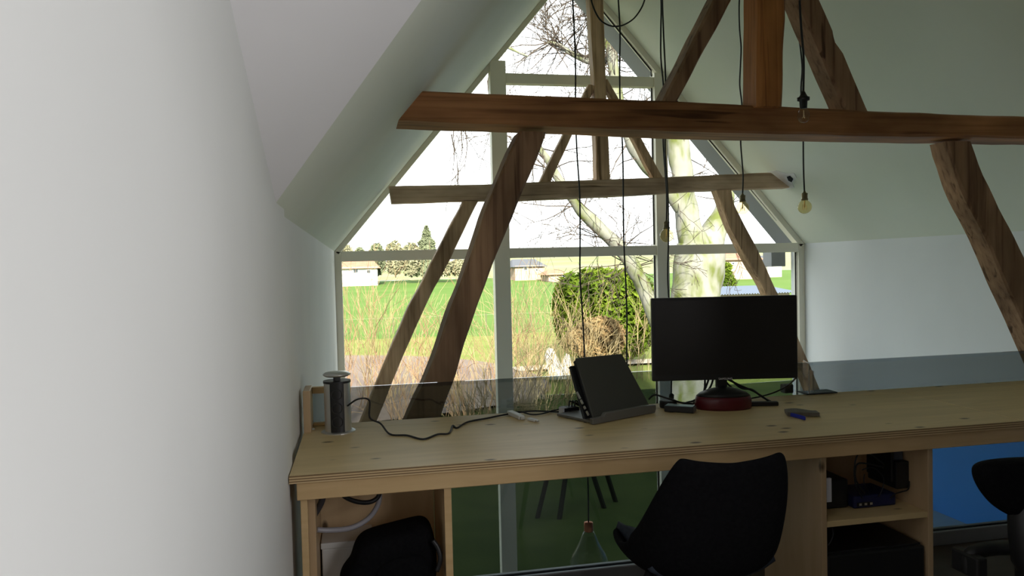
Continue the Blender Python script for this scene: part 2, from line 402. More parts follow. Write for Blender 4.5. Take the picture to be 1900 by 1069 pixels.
top[0] = (xL(top[0][1])-.02, top[0][1]); bot[0] = (xL(bot[0][1])-.02, bot[0][1])
def ext(P):
    (x0, z0), (x1, z1) = P[-2], P[-1]; s = (z1-z0)/(x1-x0)
    x = x1
    while x < xR(z1 + s*(x-x1)) + .02: x += .01
    return P + [(x, z1 + s*(x-x1))]
timber('collar_beam', ext(top), ext(bot), Yf, Yb, t1, TIMBER_X, 1, 60)
zk = top[3][1]
kp = [at(1410,0,3.50), at(1407,197,3.50)]; kq = [at(1460,0,3.50), at(1454,197,3.50)]
def up(a, b, z): t = (z-b.z)/(a.z-b.z); return (b.x + (a.x-b.x)*t, z)
zt = 4.35
timber('king_post', [up(kp[0],kp[1],zt), (kp[1].x,kp[1].z)], [up(kq[0],kq[1],zt), (kq[1].x,kq[1].z)], 3.50, 3.68, t1, TIMBER_R, 2, 40, .006, .02)
def strut(P, Q, y0, y1, parent, seed, material=TIMBER_Z, jit=.005): return timber('strut', px(P, y0), px(Q, y0), y0, y1, parent, material, seed, 30, jit)
strut([(1395,-138),(1325,0),(1228,190)], [(1425,-130),(1358,0),(1256,190)], 3.58, 3.72, t1, 3)
strut([(1425,-124),(1480,0),(1572,208)], [(1462,-124),(1523,0),(1550,62),(1549,74),(1566,97),(1614,209)], 3.58, 3.72, t1, 4)
lega = [(965,243),(962,250),(942,290),(897,397),(874,474),(853,531),(837,549+20),(805,660),(784,715),(768,749),(740,812),(640,1046)]
legb = [(1014,245),(1012,250),(995,297),(966,368),(942,421),(916,484),(900,531),(884,570),(863,638),(845,702),(826,749),(803,812),(722,1046)]
timber('principal_leg', px(lega, 3.60), px(legb, 3.60), 3.60, 3.77, t1, TIMBER_Z, 5, 44, .006)
lega = [(1757,262),(1759,276),(1779,334),(1798,380),(1829,437),(1861,514),(1900,598),(1960,735),(2080,1020)]
legb = [(1804,262),(1807,270),(1827,326),(1853,380),(1880,431),(1900,470),(1965,610),(2025,735),(2150,1020)]
timber('principal_leg', px(lega, 3.60), px(legb, 3.60), 3.60, 3.74, t1, TIMBER_Z, 6, 40, .006)

t2 = thing('roof_truss', 'far oak roof truss standing just inside the gable window', 'roof truss', (2.3, 7.0, 0))
Y2 = 6.92
timber('collar_beam', px([(722,345),(900,342),(1085,334),(1200,330),(1430,320)], Y2), px([(727,377),(880,372),(960,372),(1180,362),(1300,354),(1466,348)], Y2), Y2, Y2+.16, t2, TIMBER_X2, 7, 50)
timber('king_post', px([(1089,-150),(1094,0),(1103,150),(1108,335)], Y2+.01), px([(1113,-150),(1120,0),(1126,182),(1133,333)], Y2+.01), Y2+.01, Y2+.15, t2, TIMBER_Z2, 8, 40)
strut([(1093,156),(1045,250),(1002,338)], [(1106,160),(1062,250),(1022,338)], Y2+.02, Y2+.12, t2, 9, TIMBER_Z2)
strut([(1118,150),(1174,255),(1213,331)], [(1128,146),(1190,255),(1232,331)], Y2+.02, Y2+.12, t2, 10, TIMBER_Z2)
lega = [(860,373),(810,468),(779,531),(758,570),(726,644),(695,717),(682,749),(640,850)]
legb = [(888,373),(868,413),(837,479),(808,531),(788,570),(755,644),(726,715),(712,749),(672,850)]
timber('principal_leg', px(lega, Y2), px(legb, Y2), Y2, Y2+.15, t2, TIMBER_Z2, 11, 40, .006)
lega = [(1330,353),(1342,387),(1355,421),(1379,468),(1416,531),(1466,640),(1494,705),(1530,800)]
legb = [(1358,352),(1363,379),(1384,421),(1405,460),(1438,531),(1488,640),(1515,705),(1552,800)]
timber('principal_leg', px(lega, Y2), px(legb, Y2), Y2, Y2+.14, t2, TIMBER_Z2, 12, 40, .006)

# ------------------------------------------------------------------ pendant lamps
def cord_top(x, y): return min(zL(x), zR(x)) - .01
def pendant(label, top_px, bulb_px, Y, kind='globe', extra=None):
    """bulb_px = pixel of the bulb centre"""
    c = at(*bulb_px, Y)
    t = thing('pendant_lamp', label, 'lamp', (c.x, c.y, c.z), 0, 'pendant bulbs hung on long black cords')
    sock = {'globe': (.047, .052), 'cap': (.05, .075), 'bell': (.14, .06), 'small': (.04, .05)}[kind]
    zs = c.z + sock[0]; ze = zs + sock[1]
    x2 = at(*top_px, Y).x; z2 = at(*top_px, Y).z
    ztop = cord_top(x2, Y)
    pts = [(c.x, Y, ze-.005)]
    n = 14
    for i in range(1, n+1):
        z = ze + (ztop-ze)*i/n; s = (z-ze)/(z2-ze)
        pts.append((c.x + (x2-c.x)*min(s, 1.6) + (.006*math.sin(i*1.7+c.x*9) if i < n else 0), Y + .006*math.cos(i*2.1), z))
    MB().tube(smooth_path(pts, 4), .0055, 6).build('cord', BLACK_CABLE, t, smooth=True)
    C = (c.x, c.y, c.z)
    if kind == 'globe':
        MB().lathe([(.0,.046),(.022,.046),(.024,.050),(.024,.056),(.020,.058),(.020,.084),(.022,.087),(.021,.094),(.010,.099),(.006,.112),(0,.112)], C, 20).build('socket', BRASS, t, smooth=True)
        R = .0475; prof = [(0,-R)] + [(R*math.sin(a), -R*math.cos(a)) for a in [PI*k/16 for k in range(1, 14)]] + [(.019,.047)]
        MB().lathe(prof, C, 24).build('bulb', AMBER, t, smooth=True)
        fb = MB()
        for k in range(5):
            a = 2*PI*k/5; p = [Vector(C) + Vector((.012*math.cos(a), .012*math.sin(a), .02)), Vector(C) + Vector((.016*math.cos(a+.4), .016*math.sin(a+.4), -.022))]
            fb.tube(p, .0012, 5)
        fb.tube([Vector(C)+Vector((0,0,.045)), Vector(C)+Vector((0,0,-.005))], .004, 6).build('filament', FILAMENT, t)
    elif kind == 'cap':
        MB().lathe([(0,.040),(.017,.040),(.019,.075),(.029,.078),(.030,.092),(.020,.096),(.012,.112),(.006,.125),(0,.125)], C, 20).build('socket', BLACK_PLASTIC, t, smooth=True)
        prof = [(0,-.033),(.013,-.030),(.024,-.022),(.030,-.008),(.0305,.004),(.027,.018),(.020,.032),(.016,.044)]
        MB().lathe(prof, C, 24).build('bulb', CLEAR, t, smooth=True)
        fb = MB().tube([Vector(C)+Vector((0,0,.03)), Vector(C)+Vector((0,0,-.004))], .003, 6)
        fb.tube([Vector(C)+Vector((-.008,0,-.008)), Vector(C)+Vector((0,.004,-.002)), Vector(C)+Vector((.008,0,-.008))], .0018, 6).build('filament', FILAMENT, t)
    elif kind == 'bell':
        MB().lathe([(0,.135),(.030,.135),(.032,.14),(.030,.196),(.012,.200),(0,.200)], C, 20).build('socket', COPPER, t, smooth=True)
        prof = [(.03,.137),(.045,.11),(.06,.07),(.085,.02),(.115,-.03),(.13,-.08),(.128,-.13),(.10,-.16)]
        MB().lathe(prof[:], C, 28).build('bulb', CLEAR, t, smooth=True, solid=.004)
    else:
        MB().lathe([(0,.036),(.017,.036),(.018,.074),(.008,.082),(0,.085)], C, 16).build('socket', BLACK_PLASTIC, t, smooth=True)
        MB().lathe([(0,-.03),(.018,-.025),(.03,-.004),(.026,.016),(.016,.038)], C, 18).build('bulb', CLEAR, t, smooth=True)
    if extra:
        MB().tube(smooth_path([at(x, y, Y-.02) for x, y in extra], 6), .0055, 6).build('cord_loop', BLACK_CABLE, t, smooth=True)
    return t
pendant('amber globe pendant bulb hanging against the white slope, rightmost of the globe bulbs', (1483,0), (1493,384), 4.75)
pendant('amber globe pendant bulb hanging below the right end of the far collar beam', (1372,0), (1378,386), 5.2)
pendant('amber globe pendant bulb hanging in front of the right mullion at transom height', (1225,0), (1237,437), 4.95)
pendant('clear bulb in a black ridged holder hanging in front of the near collar beam', (1486,-10), (1491,216), 3.38, 'cap')
pendant('clear bell glass pendant with copper holder hanging low, seen under the desk', (1063,0), (1093,1022), 4.9, 'bell')
pendant('small clear bulb on a black cord hanging beneath the monitor', (1230,0), (1246,752), 4.9, 'small')
pendant('black lamp cord with a draped loop hanging down behind the tilted laptop', (1147,0), (1166,745), 4.9, 'small',
        [(1092,-45),(1097,0),(1110,32),(1125,45),(1142,49),(1160,45),(1180,30),(1196,0),(1200,-45)])

# ------------------------------------------------------------------ desk
DZ = .75
desk = thing('desk', 'long plywood worktop running along the glass balustrade under the window', 'desk', (2.2, 2.63, 0))
XJ = 2.32
def top_panel(x0, x1):
    p = MB().box(x0, x1, 2.274, 2.90, DZ-.022, DZ).build('top_panel', PLY, desk, bevel=.0015, seg=1)
    MB().box(x0, x1, 2.268, 2.2745, DZ-.0225, DZ-.0006).build('edge_band', PLY_EDGE, p)
top_panel(XL+.003, XJ-.002); top_panel(XJ+.002, XR-.03)
MB().box(XL+.003, XR-.03, 2.905, 3.005, DZ-.022, DZ-.001).build('back_strip', PLY, desk, bevel=.0015, seg=1)
MB().box(XL+.022, XR-.03, 2.284, 2.304, DZ-.078, DZ-.026).build('apron', SOFTWOOD, desk, bevel=.002, seg=1)
# left end: plywood stop against the glass
e0 = atz(568,790,DZ)
et = thing('end_board', 'short plywood board standing on the left end of the worktop against the glass', 'board', (XL+.03, 2.95, DZ))
MB().box(XL+.004, XL+.030, 2.86, 3.0, DZ, DZ+.155).build('panel', PLY_V, et, bevel=.002)
MB().box(XL+.031, XL+.13, 2.975, 3.0, DZ+.001, DZ+.012).build('lower_batten', SOFTWOOD, et, bevel=.002)
MB().box(XL+.031, XL+.13, 2.975, 3.0, DZ+.125, DZ+.15).build('upper_batten', SOFTWOOD, et, bevel=.002)

# glass balustrade
bal = thing('glass_balustrade', 'tinted glass balustrade panel rising just above the back of the desk', 'balustrade', (2.3, 3.04, 0))
GZ = at(585,722,3.035).z
MB().box(XL+.004, XR-.006, 3.035, 3.047, .03, GZ).build('glass_panel', TINT, bal)
MB().box(XL+.004, XR-.006, 3.012, 3.030, 0, .065).box(XL+.004, XR-.006, 3.052, 3.075, 0, .065).build('shoe_channel', mat('shoe_alu', (.30,.31,.32), .35, metal=.7), bal, bevel=.003)

# left cabinet under the desk
lc = thing('open_cabinet', 'open plywood cabinet under the left end of the desk holding a backpack', 'cabinet', (.03, 2.48, 0))
xs = at(838, 960, 2.31).x
MB().box(xs-.022, xs, 2.306, 2.66, 0, DZ-.081).build('side_panel', PLY_V, lc, bevel=.0015, seg=1)
MB().box(xs-.022, xs, 2.302, 2.3062, 0, DZ-.081).build('edge_band', SOFTWOOD, lc)
MB().box(XL+.05, xs-.023, 2.66, 2.68, 0, DZ-.024).build('back_panel', PLY_BACK, lc)
MB().box(XL+.05, xs-.023, 2.31, 2.655, .10, .12).build('bottom_shelf', PLY, lc)
MB().box(at(558,950,2.31).x, at(571,950,2.31).x, 2.306, 2.335, .12, DZ-.08).build('stile', SOFTWOOD, lc, bevel=.002)
MB().box(at(572,950,2.36).x, at(586,950,2.36).x, 2.34, 2.62, .12, DZ-.08).build('side_panel', PLY_V, lc, bevel=.002)

# shelf unit
su = thing('shelf_unit', 'open plywood shelf unit under the desk beside the black tub chair', 'shelf', (1.6, 2.48, 0))
xa1 = at(1534, 960, 2.31).x; xb1 = at(1731, 960, 2.31).x
MB().box(xa1-.02, xa1, 2.308, 2.69, 0, DZ-.081).build('side_panel', PLY_V, su, bevel=.0015, seg=1)
MB().box(xb1-.02, xb1, 2.308, 2.69, 0, DZ-.081).build('side_panel', PLY_V, su, bevel=.0015, seg=1)
MB().box(xa1+.0005, xb1-.0205, 2.672, 2.69, 0, DZ-.024).build('back_panel', PLY_V, su)
zsh = at(1540, 968, 2.31).z
MB().box(xa1+.0005, xb1-.0205, 2.310, 2.671, zsh-.02, zsh).build('shelf_board', PLY, su, bevel=.0015, seg=1)
MB().box(xa1+.0005, xb1-.0205, 2.310, 2.671, .10, .12).build('shelf_board', PLY, su, bevel=.0015, seg=1)

# ------------------------------------------------------------------ things on the desk
def cable(mb, pts, r=.0032, k=6, n=6): return mb.tube(smooth_path(pts, k), r, n)
# socket tower
c = atz(628, 801, DZ)
tw = thing('socket_tower', 'round steel and black pop-up socket tower on the left end of the desk', 'power socket', c)
R = .048
MB().lathe([(.062,.0),(.062,.004),(.052,.007),(0,.007)], c, 36).build('collar', STEEL, tw, smooth=False)
MB().lathe([(0,.002),(R,.002),(R,.185),(R-.004,.190),(0,.190)], c, 40).build('body', STEEL, tw, smooth=False)
band = MB()
def bfn(u, v):
    a = -PI/2 - .52 + 1.0*u + .02; return (c.x + (R+.0022)*math.cos(a), c.y + (R+.0022)*math.sin(a), c.z + .004 + .184*v)
band.grid(bfn, 14, 1)
so = band.build('socket_strip', BLACK_PLASTIC, tw, solid=.004, off=0)
sk = MB()
for zc in (.045, .095, .145):
    a = -PI/2; p = Vector((c.x + (R+.004)*math.cos(a), c.y + (R+.004)*math.sin(a), c.z+zc))
    u = Vector((1,0,0)); v = Vector((0,0,1))
    sk.tube([p + (u*math.cos(b) + v*math.sin(b))*.019 for b in [2*PI*k/20 for k in range(21)]], .0018, 5)
sk.build('outlet_ring', mat('outlet_ring', (.03,.03,.032), .3), so)
MB().lathe([(0,.190),(.013,.190),(.013,.203),(.040,.206),(.049,.211),(.050,.215),(.042,.221),(.020,.224),(0,.2245)], c, 36).build('lid', STEEL, tw, smooth=True)
MB().lathe([(R-.001,.183),(R+.002,.183),(R+.002,.191),(R-.001,.191)], c, 40).build('top_ring', BLACK_PLASTIC, tw)

# long cable from tower to the laptop
def d(px_, py_, h=.004): return atz(px_, py_, DZ + h)
cb = MB()
p0 = Vector((c.x + .036, c.y - .036, c.z + .100))
cable(cb, [p0, Vector((c.x+.075, c.y-.05, c.z+.125)), Vector((c.x+.115, c.y-.035, c.z+.115)), d(686,775,.05), d(706,786,.025), d(724,806), d(755,808), d(785,815), d(812,806), d(833,804), d(840,790), d(848,794),
           d(868,783), d(905,776), d(940,769), d(985,763), d(1030,764), d(1058,764,.012)], .0036)
tag(cb.build('power_cable', BLACK_CABLE, None, smooth=True), 'long black cable winding over the desk from the socket tower to the laptop', 'cable')
cb = MB(); cable(cb, [d(950,768), d(965,764,.012), d(985,769), d(1005,768), d(1030,761,.008), d(1062,757,.02)], .003)
tag(cb.build('charging_cable', BLACK_CABLE, None, smooth=True), 'thin black cable running from the white plug to the black box by the laptop', 'cable')
# small lying cable at the back of the desk seen in the glass
def plug(p0, p1, hw, h, label, name, metal_tip=True):
    a, b = d(*p0, 0), d(*p1, 0); u = (b-a); L = u.length; u.normalize(); v = Vector((-u.y, u.x, 0)); w_ = Vector((0,0,1))
    t = thing(name, label, 'plug', (a+b)/2)
    MB().obox((a+b)/2 + w_*(h/2+.0005), u, v, w_, L/2, hw, h/2).build('body', WHITE_PLASTIC, t, bevel=.003)
    MB().obox(b + u*.007 + w_*(h/2), u, v, w_, .007, hw*.6, h*.3).build('tip', STEEL, t)
plug((946,769), (968,779), .013, .016, 'white cable plug lying on the desk, nearer the socket tower', 'usb_plug')
plug((981,780), (994,783), .009, .010, 'small white plug lying on the desk just left of the laptop stand', 'usb_plug')
tag(MB().lathe([(0,0),(.012,0),(.012,.003),(0,.003)], d(578,797,0), 14).build('plastic_cap', WHITE_PLASTIC), 'tiny white disc lying on the desk left of the socket tower', 'cap')

# laptop on its tilted stand
b0 = d(1101, 776, .018); b1 = d(1207, 755, .018)
u = (b1-b0); LW = u.length; u.normalize(); back = Vector((-u.y, u.x, 0)); Zv = Vector((0,0,1))
al = math.radians(38)
v = back*math.sin(al) + Zv*math.cos(al); nrm = u.cross(v)
if nrm.y > 0: nrm = -nrm
def onplane(pxx, pyy, p0, nn):
    r = Vector(_ray(pxx, pyy)); C = Vector(CAM); return C + r*((p0-C).dot(nn)/r.dot(nn))
tl = onplane(1068, 664, b0, nrm); tr_ = onplane(1154, 656, b0, nrm)
LT0 = (tl-b0).dot(u); LT1 = (tr_-b0).dot(u); LH0 = (tl-b0).dot(v); LH1 = (tr_-b0).dot(v)
print('laptop', LW, LT0, LT1, LH0, LH1); LH = (LH0+LH1)/2
lp = thing('laptop', 'closed dark grey laptop leaning on a tilted stand left of the monitor', 'laptop', (b0+b1)/2)
def slabq(name, mt, par, o, hu0, hu1, hv0, hv1, t0, t1_, bev):
    vs = []
    for tt in (t0, t1_):
        for a_, b_ in ((hu0, hv0), (hu1, hv0), (hu1, hv1), (hu0, hv1)):
            f = b_/LH; sh_ = LT0*f + ((LT1-LT0)/LW - 1)*f*a_
            vs.append(o + u*(a_+sh_) + v*(b_*(1 + (LH1/LH0-1)*(a_/LW-.5))) + nrm*tt)
    return MB().add(vs, [(0,3,2,1),(4,5,6,7),(0,1,5,4),(1,2,6,5),(2,3,7,6),(3,0,4,7)]).build(name, mt, par, bevel=bev, seg=3)
lid = slabq('lid', SLATE, lp, b0, 0, LW, 0, LH, -.008, .0, .004)
bs = slabq('base', BLACK_PLASTIC, lp, b0, .002, LW-.002, .002, LH-.004, -.024, -.0085, .003)
pt = MB()
for k, s in enumerate((.03, .055, .08, .10, .115)):
    cc = b0 - u*.0 + v*s - nrm*.016
    pt.obox(cc, u, v, nrm, .003, .006 if k % 2 else .009, .0035)
pt.build('port', STEEL, bs)
ls = thing('laptop_stand', 'black and silver tilted stand carrying the closed laptop', 'laptop stand', (b0+b1)/2 + back*.06)
o2 = b0 - nrm*.0
slabq('back_plate', BLACK_PLASTIC, ls, b0, -.022, LW-.03, .0, LH*.93, -.038, -.026, .004)
bt = MB()
pA, pB = d(1100,782,.0115), d(1204,762,.0115)
lipu = (pB-pA).normalized()
prof = [(-.01,-.010),(LW+.006,-.010),(LW+.012,.004),(LW+.012,.020),(LW-.06,.026),(.055,.026),(.045,.014),(-.012,.014)]
vs = []
for s in (0, 1):
    for (a_, h_) in prof: vs.append(pA + lipu*a_ + Zv*h_ + (back*-.012 if s == 0 else back*.006))
nP = len(prof)
bt.add(vs, [tuple(range(nP)), tuple(range(2*nP-1, nP-1, -1))] + [(i, (i+1)%nP, (i+1)%nP+nP, i+nP) for i in range(nP)]).build('lip', SILVER, ls, bevel=.003)
MB().obox(pA + lipu*(LW/2) + back*.105 - Zv*.004, lipu, back, Zv, LW/2, .098, .005).build('foot_plate', SILVER, ls, bevel=.002)
MB().obox((b0+b1)/2 + back*.125 + Zv*.055, lipu, (back*.5+Zv).normalized(), lipu.cross((back*.5+Zv).normalized()), .05, .075, .006).build('support_arm', BLACK_PLASTIC, ls, bevel=.002)

# black hub box with cables beside the stand
hb = thing('docking_hub', 'small black hub box with cables plugged in at the left of the laptop stand', 'hub', d(1056,766,0))
q = d(1056,766,0)
MB().obox(q + Zv*.013, Vector((.98,.2,0)), Vector((-.2,.98,0)), Zv, .034, .026, .012).build('body', BLACK_PLASTIC, hb, bevel=.003)
MB().obox(q + Zv*.013 + Vector((-.027,-.012,0)), Vector((.98,.2,0)), Vector((-.2,.98,0)), Zv, .012, .018, .0125).build('badge', WHITE_PAPER, hb, bevel=.001)
hp = MB()
for k in range(3): hp.tube(smooth_path([q+Vector((.0+k*.012,.0,.025)), q+Vector((.004+k*.012,.005,.045)), q+Vector((.02+k*.012,.03,.038)), q+Vector((.07,.06,.008))], 5), .003, 6)
hp.build('lead', BLACK_CABLE, hb, smooth=True)

# monitor
mc = d(1342, 757, 0); mu_ = Vector((ROT[0][0], ROT[1][0], 0)).normalized(); mb_ = Vector((-mu_.y, mu_.x, 0))
# screen plane runs through the stand centre, facing the viewer
def onplane(pxx, pyy, p0, nn):
    r = Vector(_ray(pxx, pyy)); C = Vector(CAM); return C + r*((p0-C).dot(nn)/r.dot(nn))
mp0 = mc - mb_*.02
s00 = onplane(1211,708,mp0,mb_); s11 = onplane(1479,547.5,mp0,mb_)
mw = (s11-s00).dot(mu_); mh = s11.z - s00.z
mon = thing('monitor', 'large black flat monitor on a red base standing on the desk', 'monitor', mc)
print('monitor', mw, mh, mc)
cc = (s00+s11)/2
MB().obox(cc + mb_*.012, mu_, mb_, Zv, mw/2, .012, mh/2).build('bezel', BLACK_PLASTIC, mon, bevel=.004, seg=3)
scr = MB().obox(cc - mb_*.0006 + Zv*.006, mu_, mb_, Zv, mw/2-.012, .0006, mh/2-.018).build('screen', SCREEN, mon)
MB().obox(cc + mb_*.035, mu_, mb_, Zv, mw*.3, .022, mh*.30).build('rear_housing', BLACK_PLASTIC, mon, bevel=.012)
MB().obox(Vector((mc.x, mc.y, (mc.z+s00.z)/2+.03)) + mb_*.025, mu_, mb_, Zv, .022, .012, (s00.z-mc.z)/2+.0).build('neck', BLACK_PLASTIC, mon, bevel=.004)
bw = (d(1397,758,0)-d(1289,758,0)).length/2
bp = MB()
def base_prof(): return [(0.0,.0),(bw*.97,.0),(bw,.010),(bw*.99,.036),(bw*.95,.052)]
def ell(prof, name, mt, bot=False):
    m_ = MB(); m_.lathe(prof, (0,0,0), 40)
    m_.v = [tuple(mc + mu_*x + mb_*(y*.62) + Zv*z) for x, y, z in m_.v]
    return m_.build(name, mt, mon, smooth=True)
ell(base_prof(), 'base', RED_PLASTIC)
ell([(bw*.95,.0515),(bw*.82,.064),(bw*.5,.078),(bw*.2,.086),(0,.088)], 'base_cover', BLACK_PLASTIC)
fc = bpy.data.curves.new('lettering', 'FONT'); fc.body = 'SAMSUNG'; fc.size = .0115; fc.align_x = 'CENTER'; fc.extrude = .0003; fc.space_character = 1.1
fo = bpy.data.objects.new('lettering_tmp', fc); COL.objects.link(fo)
bpy.context.view_layer.update()
me = bpy.data.meshes.new_from_object(fo.evaluated_get(bpy.context.evaluated_depsgraph_get()))
bpy.data.objects.remove(fo)
lm = Matrix((tuple(mu_)+(0,), (0,0,1,0), tuple(-mb_)+(0,), (0,0,0,1))).transposed()
lm = Matrix(((mu_.x, 0, -mb_.x, 0), (mu_.y, 0, -mb_.y, 0), (0, 1, 0, 0), (0,0,0,1)))
lp_ = onplane(1346, 704.5, cc - mb_*.0012, mb_)
lm.translation = lp_ - mb_*.0016
me.transform(Matrix.Translation(mc).inverted() @ lm)
me.materials.clear(); me.materials.append(mat('grey_print', (.85,.85,.86), .5))
lo_ = bpy.data.objects.new('lettering', me); COL.objects.link(lo_); lo_.parent = mon; tag(lo_, 'grey maker name on the lower bezel')

# monitor cables
bk = mc + mb_*.05
mcab = MB()
tops = [onplane(1300+8*k, 700, mp0 + mb_*.05, mb_) for k in range(4)]
cable(mcab, [tops[3], onplane(1318,718,mp0+mb_*.06,mb_), onplane(1303,735,mp0+mb_*.04,mb_), d(1282,752,.004), d(1262,762,.003)], .004)
cable(mcab, [tops[2], onplane(1308,722,mp0+mb_*.06,mb_), onplane(1296,738,mp0+mb_*.05,mb_), d(1290,748,.008), d(1268,748,.02), d(1240,740,.045), d(1215,733,.055), d(1204,741,.04)], .004)
cable(mcab, [tops[1], onplane(1306,726,mp0+mb_*.05,mb_), onplane(1290,742,mp0+mb_*.05,mb_), d(1275,747,.006), d(1262,755,.004)], .004)
tag(mcab.build('cable_bundle', BLACK_CABLE, None, smooth=True), 'bundle of black cables drooping behind the monitor neck on its left', 'cable')
mcab = MB(); q1 = onplane(1342,704,mp0+mb_*.05,mb_)
cable(mcab, [q1, onplane(1352,714,mp0+mb_*.06,mb_), onplane(1362,725,mp0+mb_*.06,mb_), d(1370,742,.012)], .004)
cable(mcab, [onplane(1350,704,mp0+mb_*.05,mb_), onplane(1375,716,mp0+mb_*.05,mb_), onplane(1402,728,mp0+mb_*.05,mb_), d(1427,745,.012)], .0045)
cable(mcab, [onplane(1355,704,mp0+mb_*.05,mb_), onplane(1375,720,mp0+mb_*.05,mb_), onplane(1395,723,mp0+mb_*.05,mb_), d(1412,735,.025), d(1431,746,.012)], .0045)
cable(mcab, [onplane(1478,700,mp0+mb_*.04,mb_), d(1462,715,.06), d(1440,727,.035), d(1415,735,.02), d(1395,739,.014)], .0035)
tag(mcab.build('cable_bundle', BLACK_CABLE, None, smooth=True), 'black monitor cables fanning out to the right of the monitor neck', 'cable')
# boxes around the base
q = d(1240,756,0)
tag(MB().lathe([(0,0),(.034,0),(.036,.006),(.036,.026),(.032,.030),(0,.030)], (q.x,q.y,q.z+.0005), 24).build('cable_reel', BLACK_PLASTIC, None), 'squat round black case left of the red monitor base', 'case')
q = d(1254,760,0); uu = Vector((.80,-.60,0)); vv = Vector((.60,.80,0))
dv = thing('external_drive', 'small grey metallic drive box in front of the cables left of the monitor base', 'hard drive', d(1262,764,0))
q = d(1262,764,0)
MB().obox(q+Zv*.013, uu, vv, Zv, .058, .026, .012).build('case', BLACK_PLASTIC, dv, bevel=.003)
MB().obox(q+Zv*.0258, uu, vv, Zv, .054, .022, .0008).build('top_plate', mat('drive_top', (.20,.30,.33), .3, metal=.7), dv)
MB().obox(q+Zv*.013+uu*.0586, uu, vv, Zv, .0008, .023, .010).build('end_plate', SILVER, dv)
q = d(1418,753,0)
tag(MB().obox(q+Zv*.009, Vector((.97,-.25,0)), Vector((.25,.97,0)), Zv, .055, .013, .0085).build('pen_case', BLACK_PLASTIC, None, bevel=.004), 'slim black case lying right of the red monitor base', 'case')
q = d(1488,771,0); uu = Vector((.93,-.36,0)); vv = Vector((.36,.93,0))
wl = thing('wallet', 'grey folded wallet with a blue edge lying on the desk right of the monitor', 'wallet', q)
def wl_fn(u_, v_): return q + uu*(-.058+.116*u_) + vv*(-.03+.064*v_) + Zv*(.010 + .004*math.sin(u_*5)*v_)
MB().grid(wl_fn, 10, 6).build('cover', GREY_LEATHER, wl, solid=.014, smooth=False)
tag(MB().obox(d(1478,776,0)+Zv*.008, (d(1497,782,0)-d(1455,771,0)).normalized(), vv, Zv, .047, .009, .0075).build('pen', BLUE_PLASTIC, None, bevel=.004, seg=3), 'bright blue marker pen lying along the front of the grey wallet', 'pen')
# acrylic holder
ah = thing('brochure_holder', 'clear acrylic leaflet holder standing at the back of the desk right of the monitor', 'holder', d(1510,728,0))
q = d(1495,730,0) + Vector((0,-.012,0)); uu = Vector((.85,.53,0)); vv = Vector((-.53,.85,0))
MB().obox(q+Vector((.055,.01,.0035)), Vector((1,0,0)), Vector((0,1,0)), Zv, .075, .04, .0025).build('foot', mat('dark_foot', (.02,.025,.035), .3), ah, bevel=.001)
MB().obox(q+Zv*.075+Vector((-.005,.0,0)), Vector((.3,.95,0)).normalized(), Vector((.95,-.3,0)).normalized(), Zv, .045, .002, .068).build('upright', ACRYLIC, ah)
MB().obox(q+Zv*.058+Vector((.018,.0,0)), Vector((.3,.95,0)).normalized(), Vector((.95,-.3,0)).normalized(), Zv, .045, .0015, .048).build('pocket', ACRYLIC, ah)
MB().tube([q+Vector((-.018,-.043,.008)), q+Vector((-.018,-.043,.14)), q+Vector((.01,.04,.143))], .0025, 5).build('rim', mat('acrylic_rim', (.4,.4,.4), .3), ah)
q = d(1460,729,0)
tag(MB().obox(q+Zv*.02+Vector((0,.0,0)), Vector((1,0,0)), Vector((0,1,0)), Zv, .022, .02, .019).build('adapter_block', mat('grey_block', (.10,.10,.11), .5), None, bevel=.004), 'small dark grey adapter block behind the lower right corner of the monitor', 'adapter')

# ------------------------------------------------------------------ under the desk, left cabinet
cd = MB()
pl = lambda x, y, Y: at(x, y, Y)
cd.tube(smooth_path([pl(588,983,2.40), pl(612,984,2.41), pl(650,980,2.44), pl(680,965,2.47), pl(697,945,2.5), pl(704,925,2.52), pl(703,900,2.53)], 6), .0085, 10)
tag(cd.build('conduit', CONDUIT, None, smooth=True), 'grey flexible conduit bending under the left end of the desk', 'conduit')
cd = MB(); cd.tube(smooth_path([pl(628,908,2.40), pl(640,922,2.42), pl(662,931,2.44), pl(685,932,2.46), pl(700,924,2.47), pl(705,910,2.47), pl(700,900,2.46)], 6), .0075, 8)
tag(cd.build('hose_loop', BLACK_CABLE, None, smooth=True), 'loop of thick black cable hanging under the desk above the backpack', 'cable')
cd = MB(); cd.tube(smooth_path([pl(600,912,2.40), pl(597,930,2.41), pl(590,945,2.42), pl(583,958,2.42), pl(580,985,2.42)], 6), .010, 8)
tag(cd.build('cable_sleeve', mat('sleeve', (.05,.045,.05), .6), None, smooth=True), 'dark cable sleeve dropping down behind the left cabinet post', 'cable')
bx = thing('storage_box', 'white box standing in the left cabinet behind the backpack', 'box', at(625,1069,2.55))
x0, x1 = at(597,1020,2.5).x, at(690,1020,2.5).x; zt_ = at(625,1006,2.5).z
MB().box(x0, x1, 2.50, 2.645, .121, zt_-.02).build('body', WHITE_PLASTIC, bx, bevel=.004)
MB().box(x0-.003, x1+.003, 2.497, 2.648, zt_-.02, zt_).build('lid', WHITE_PLASTIC, bx, bevel=.003)

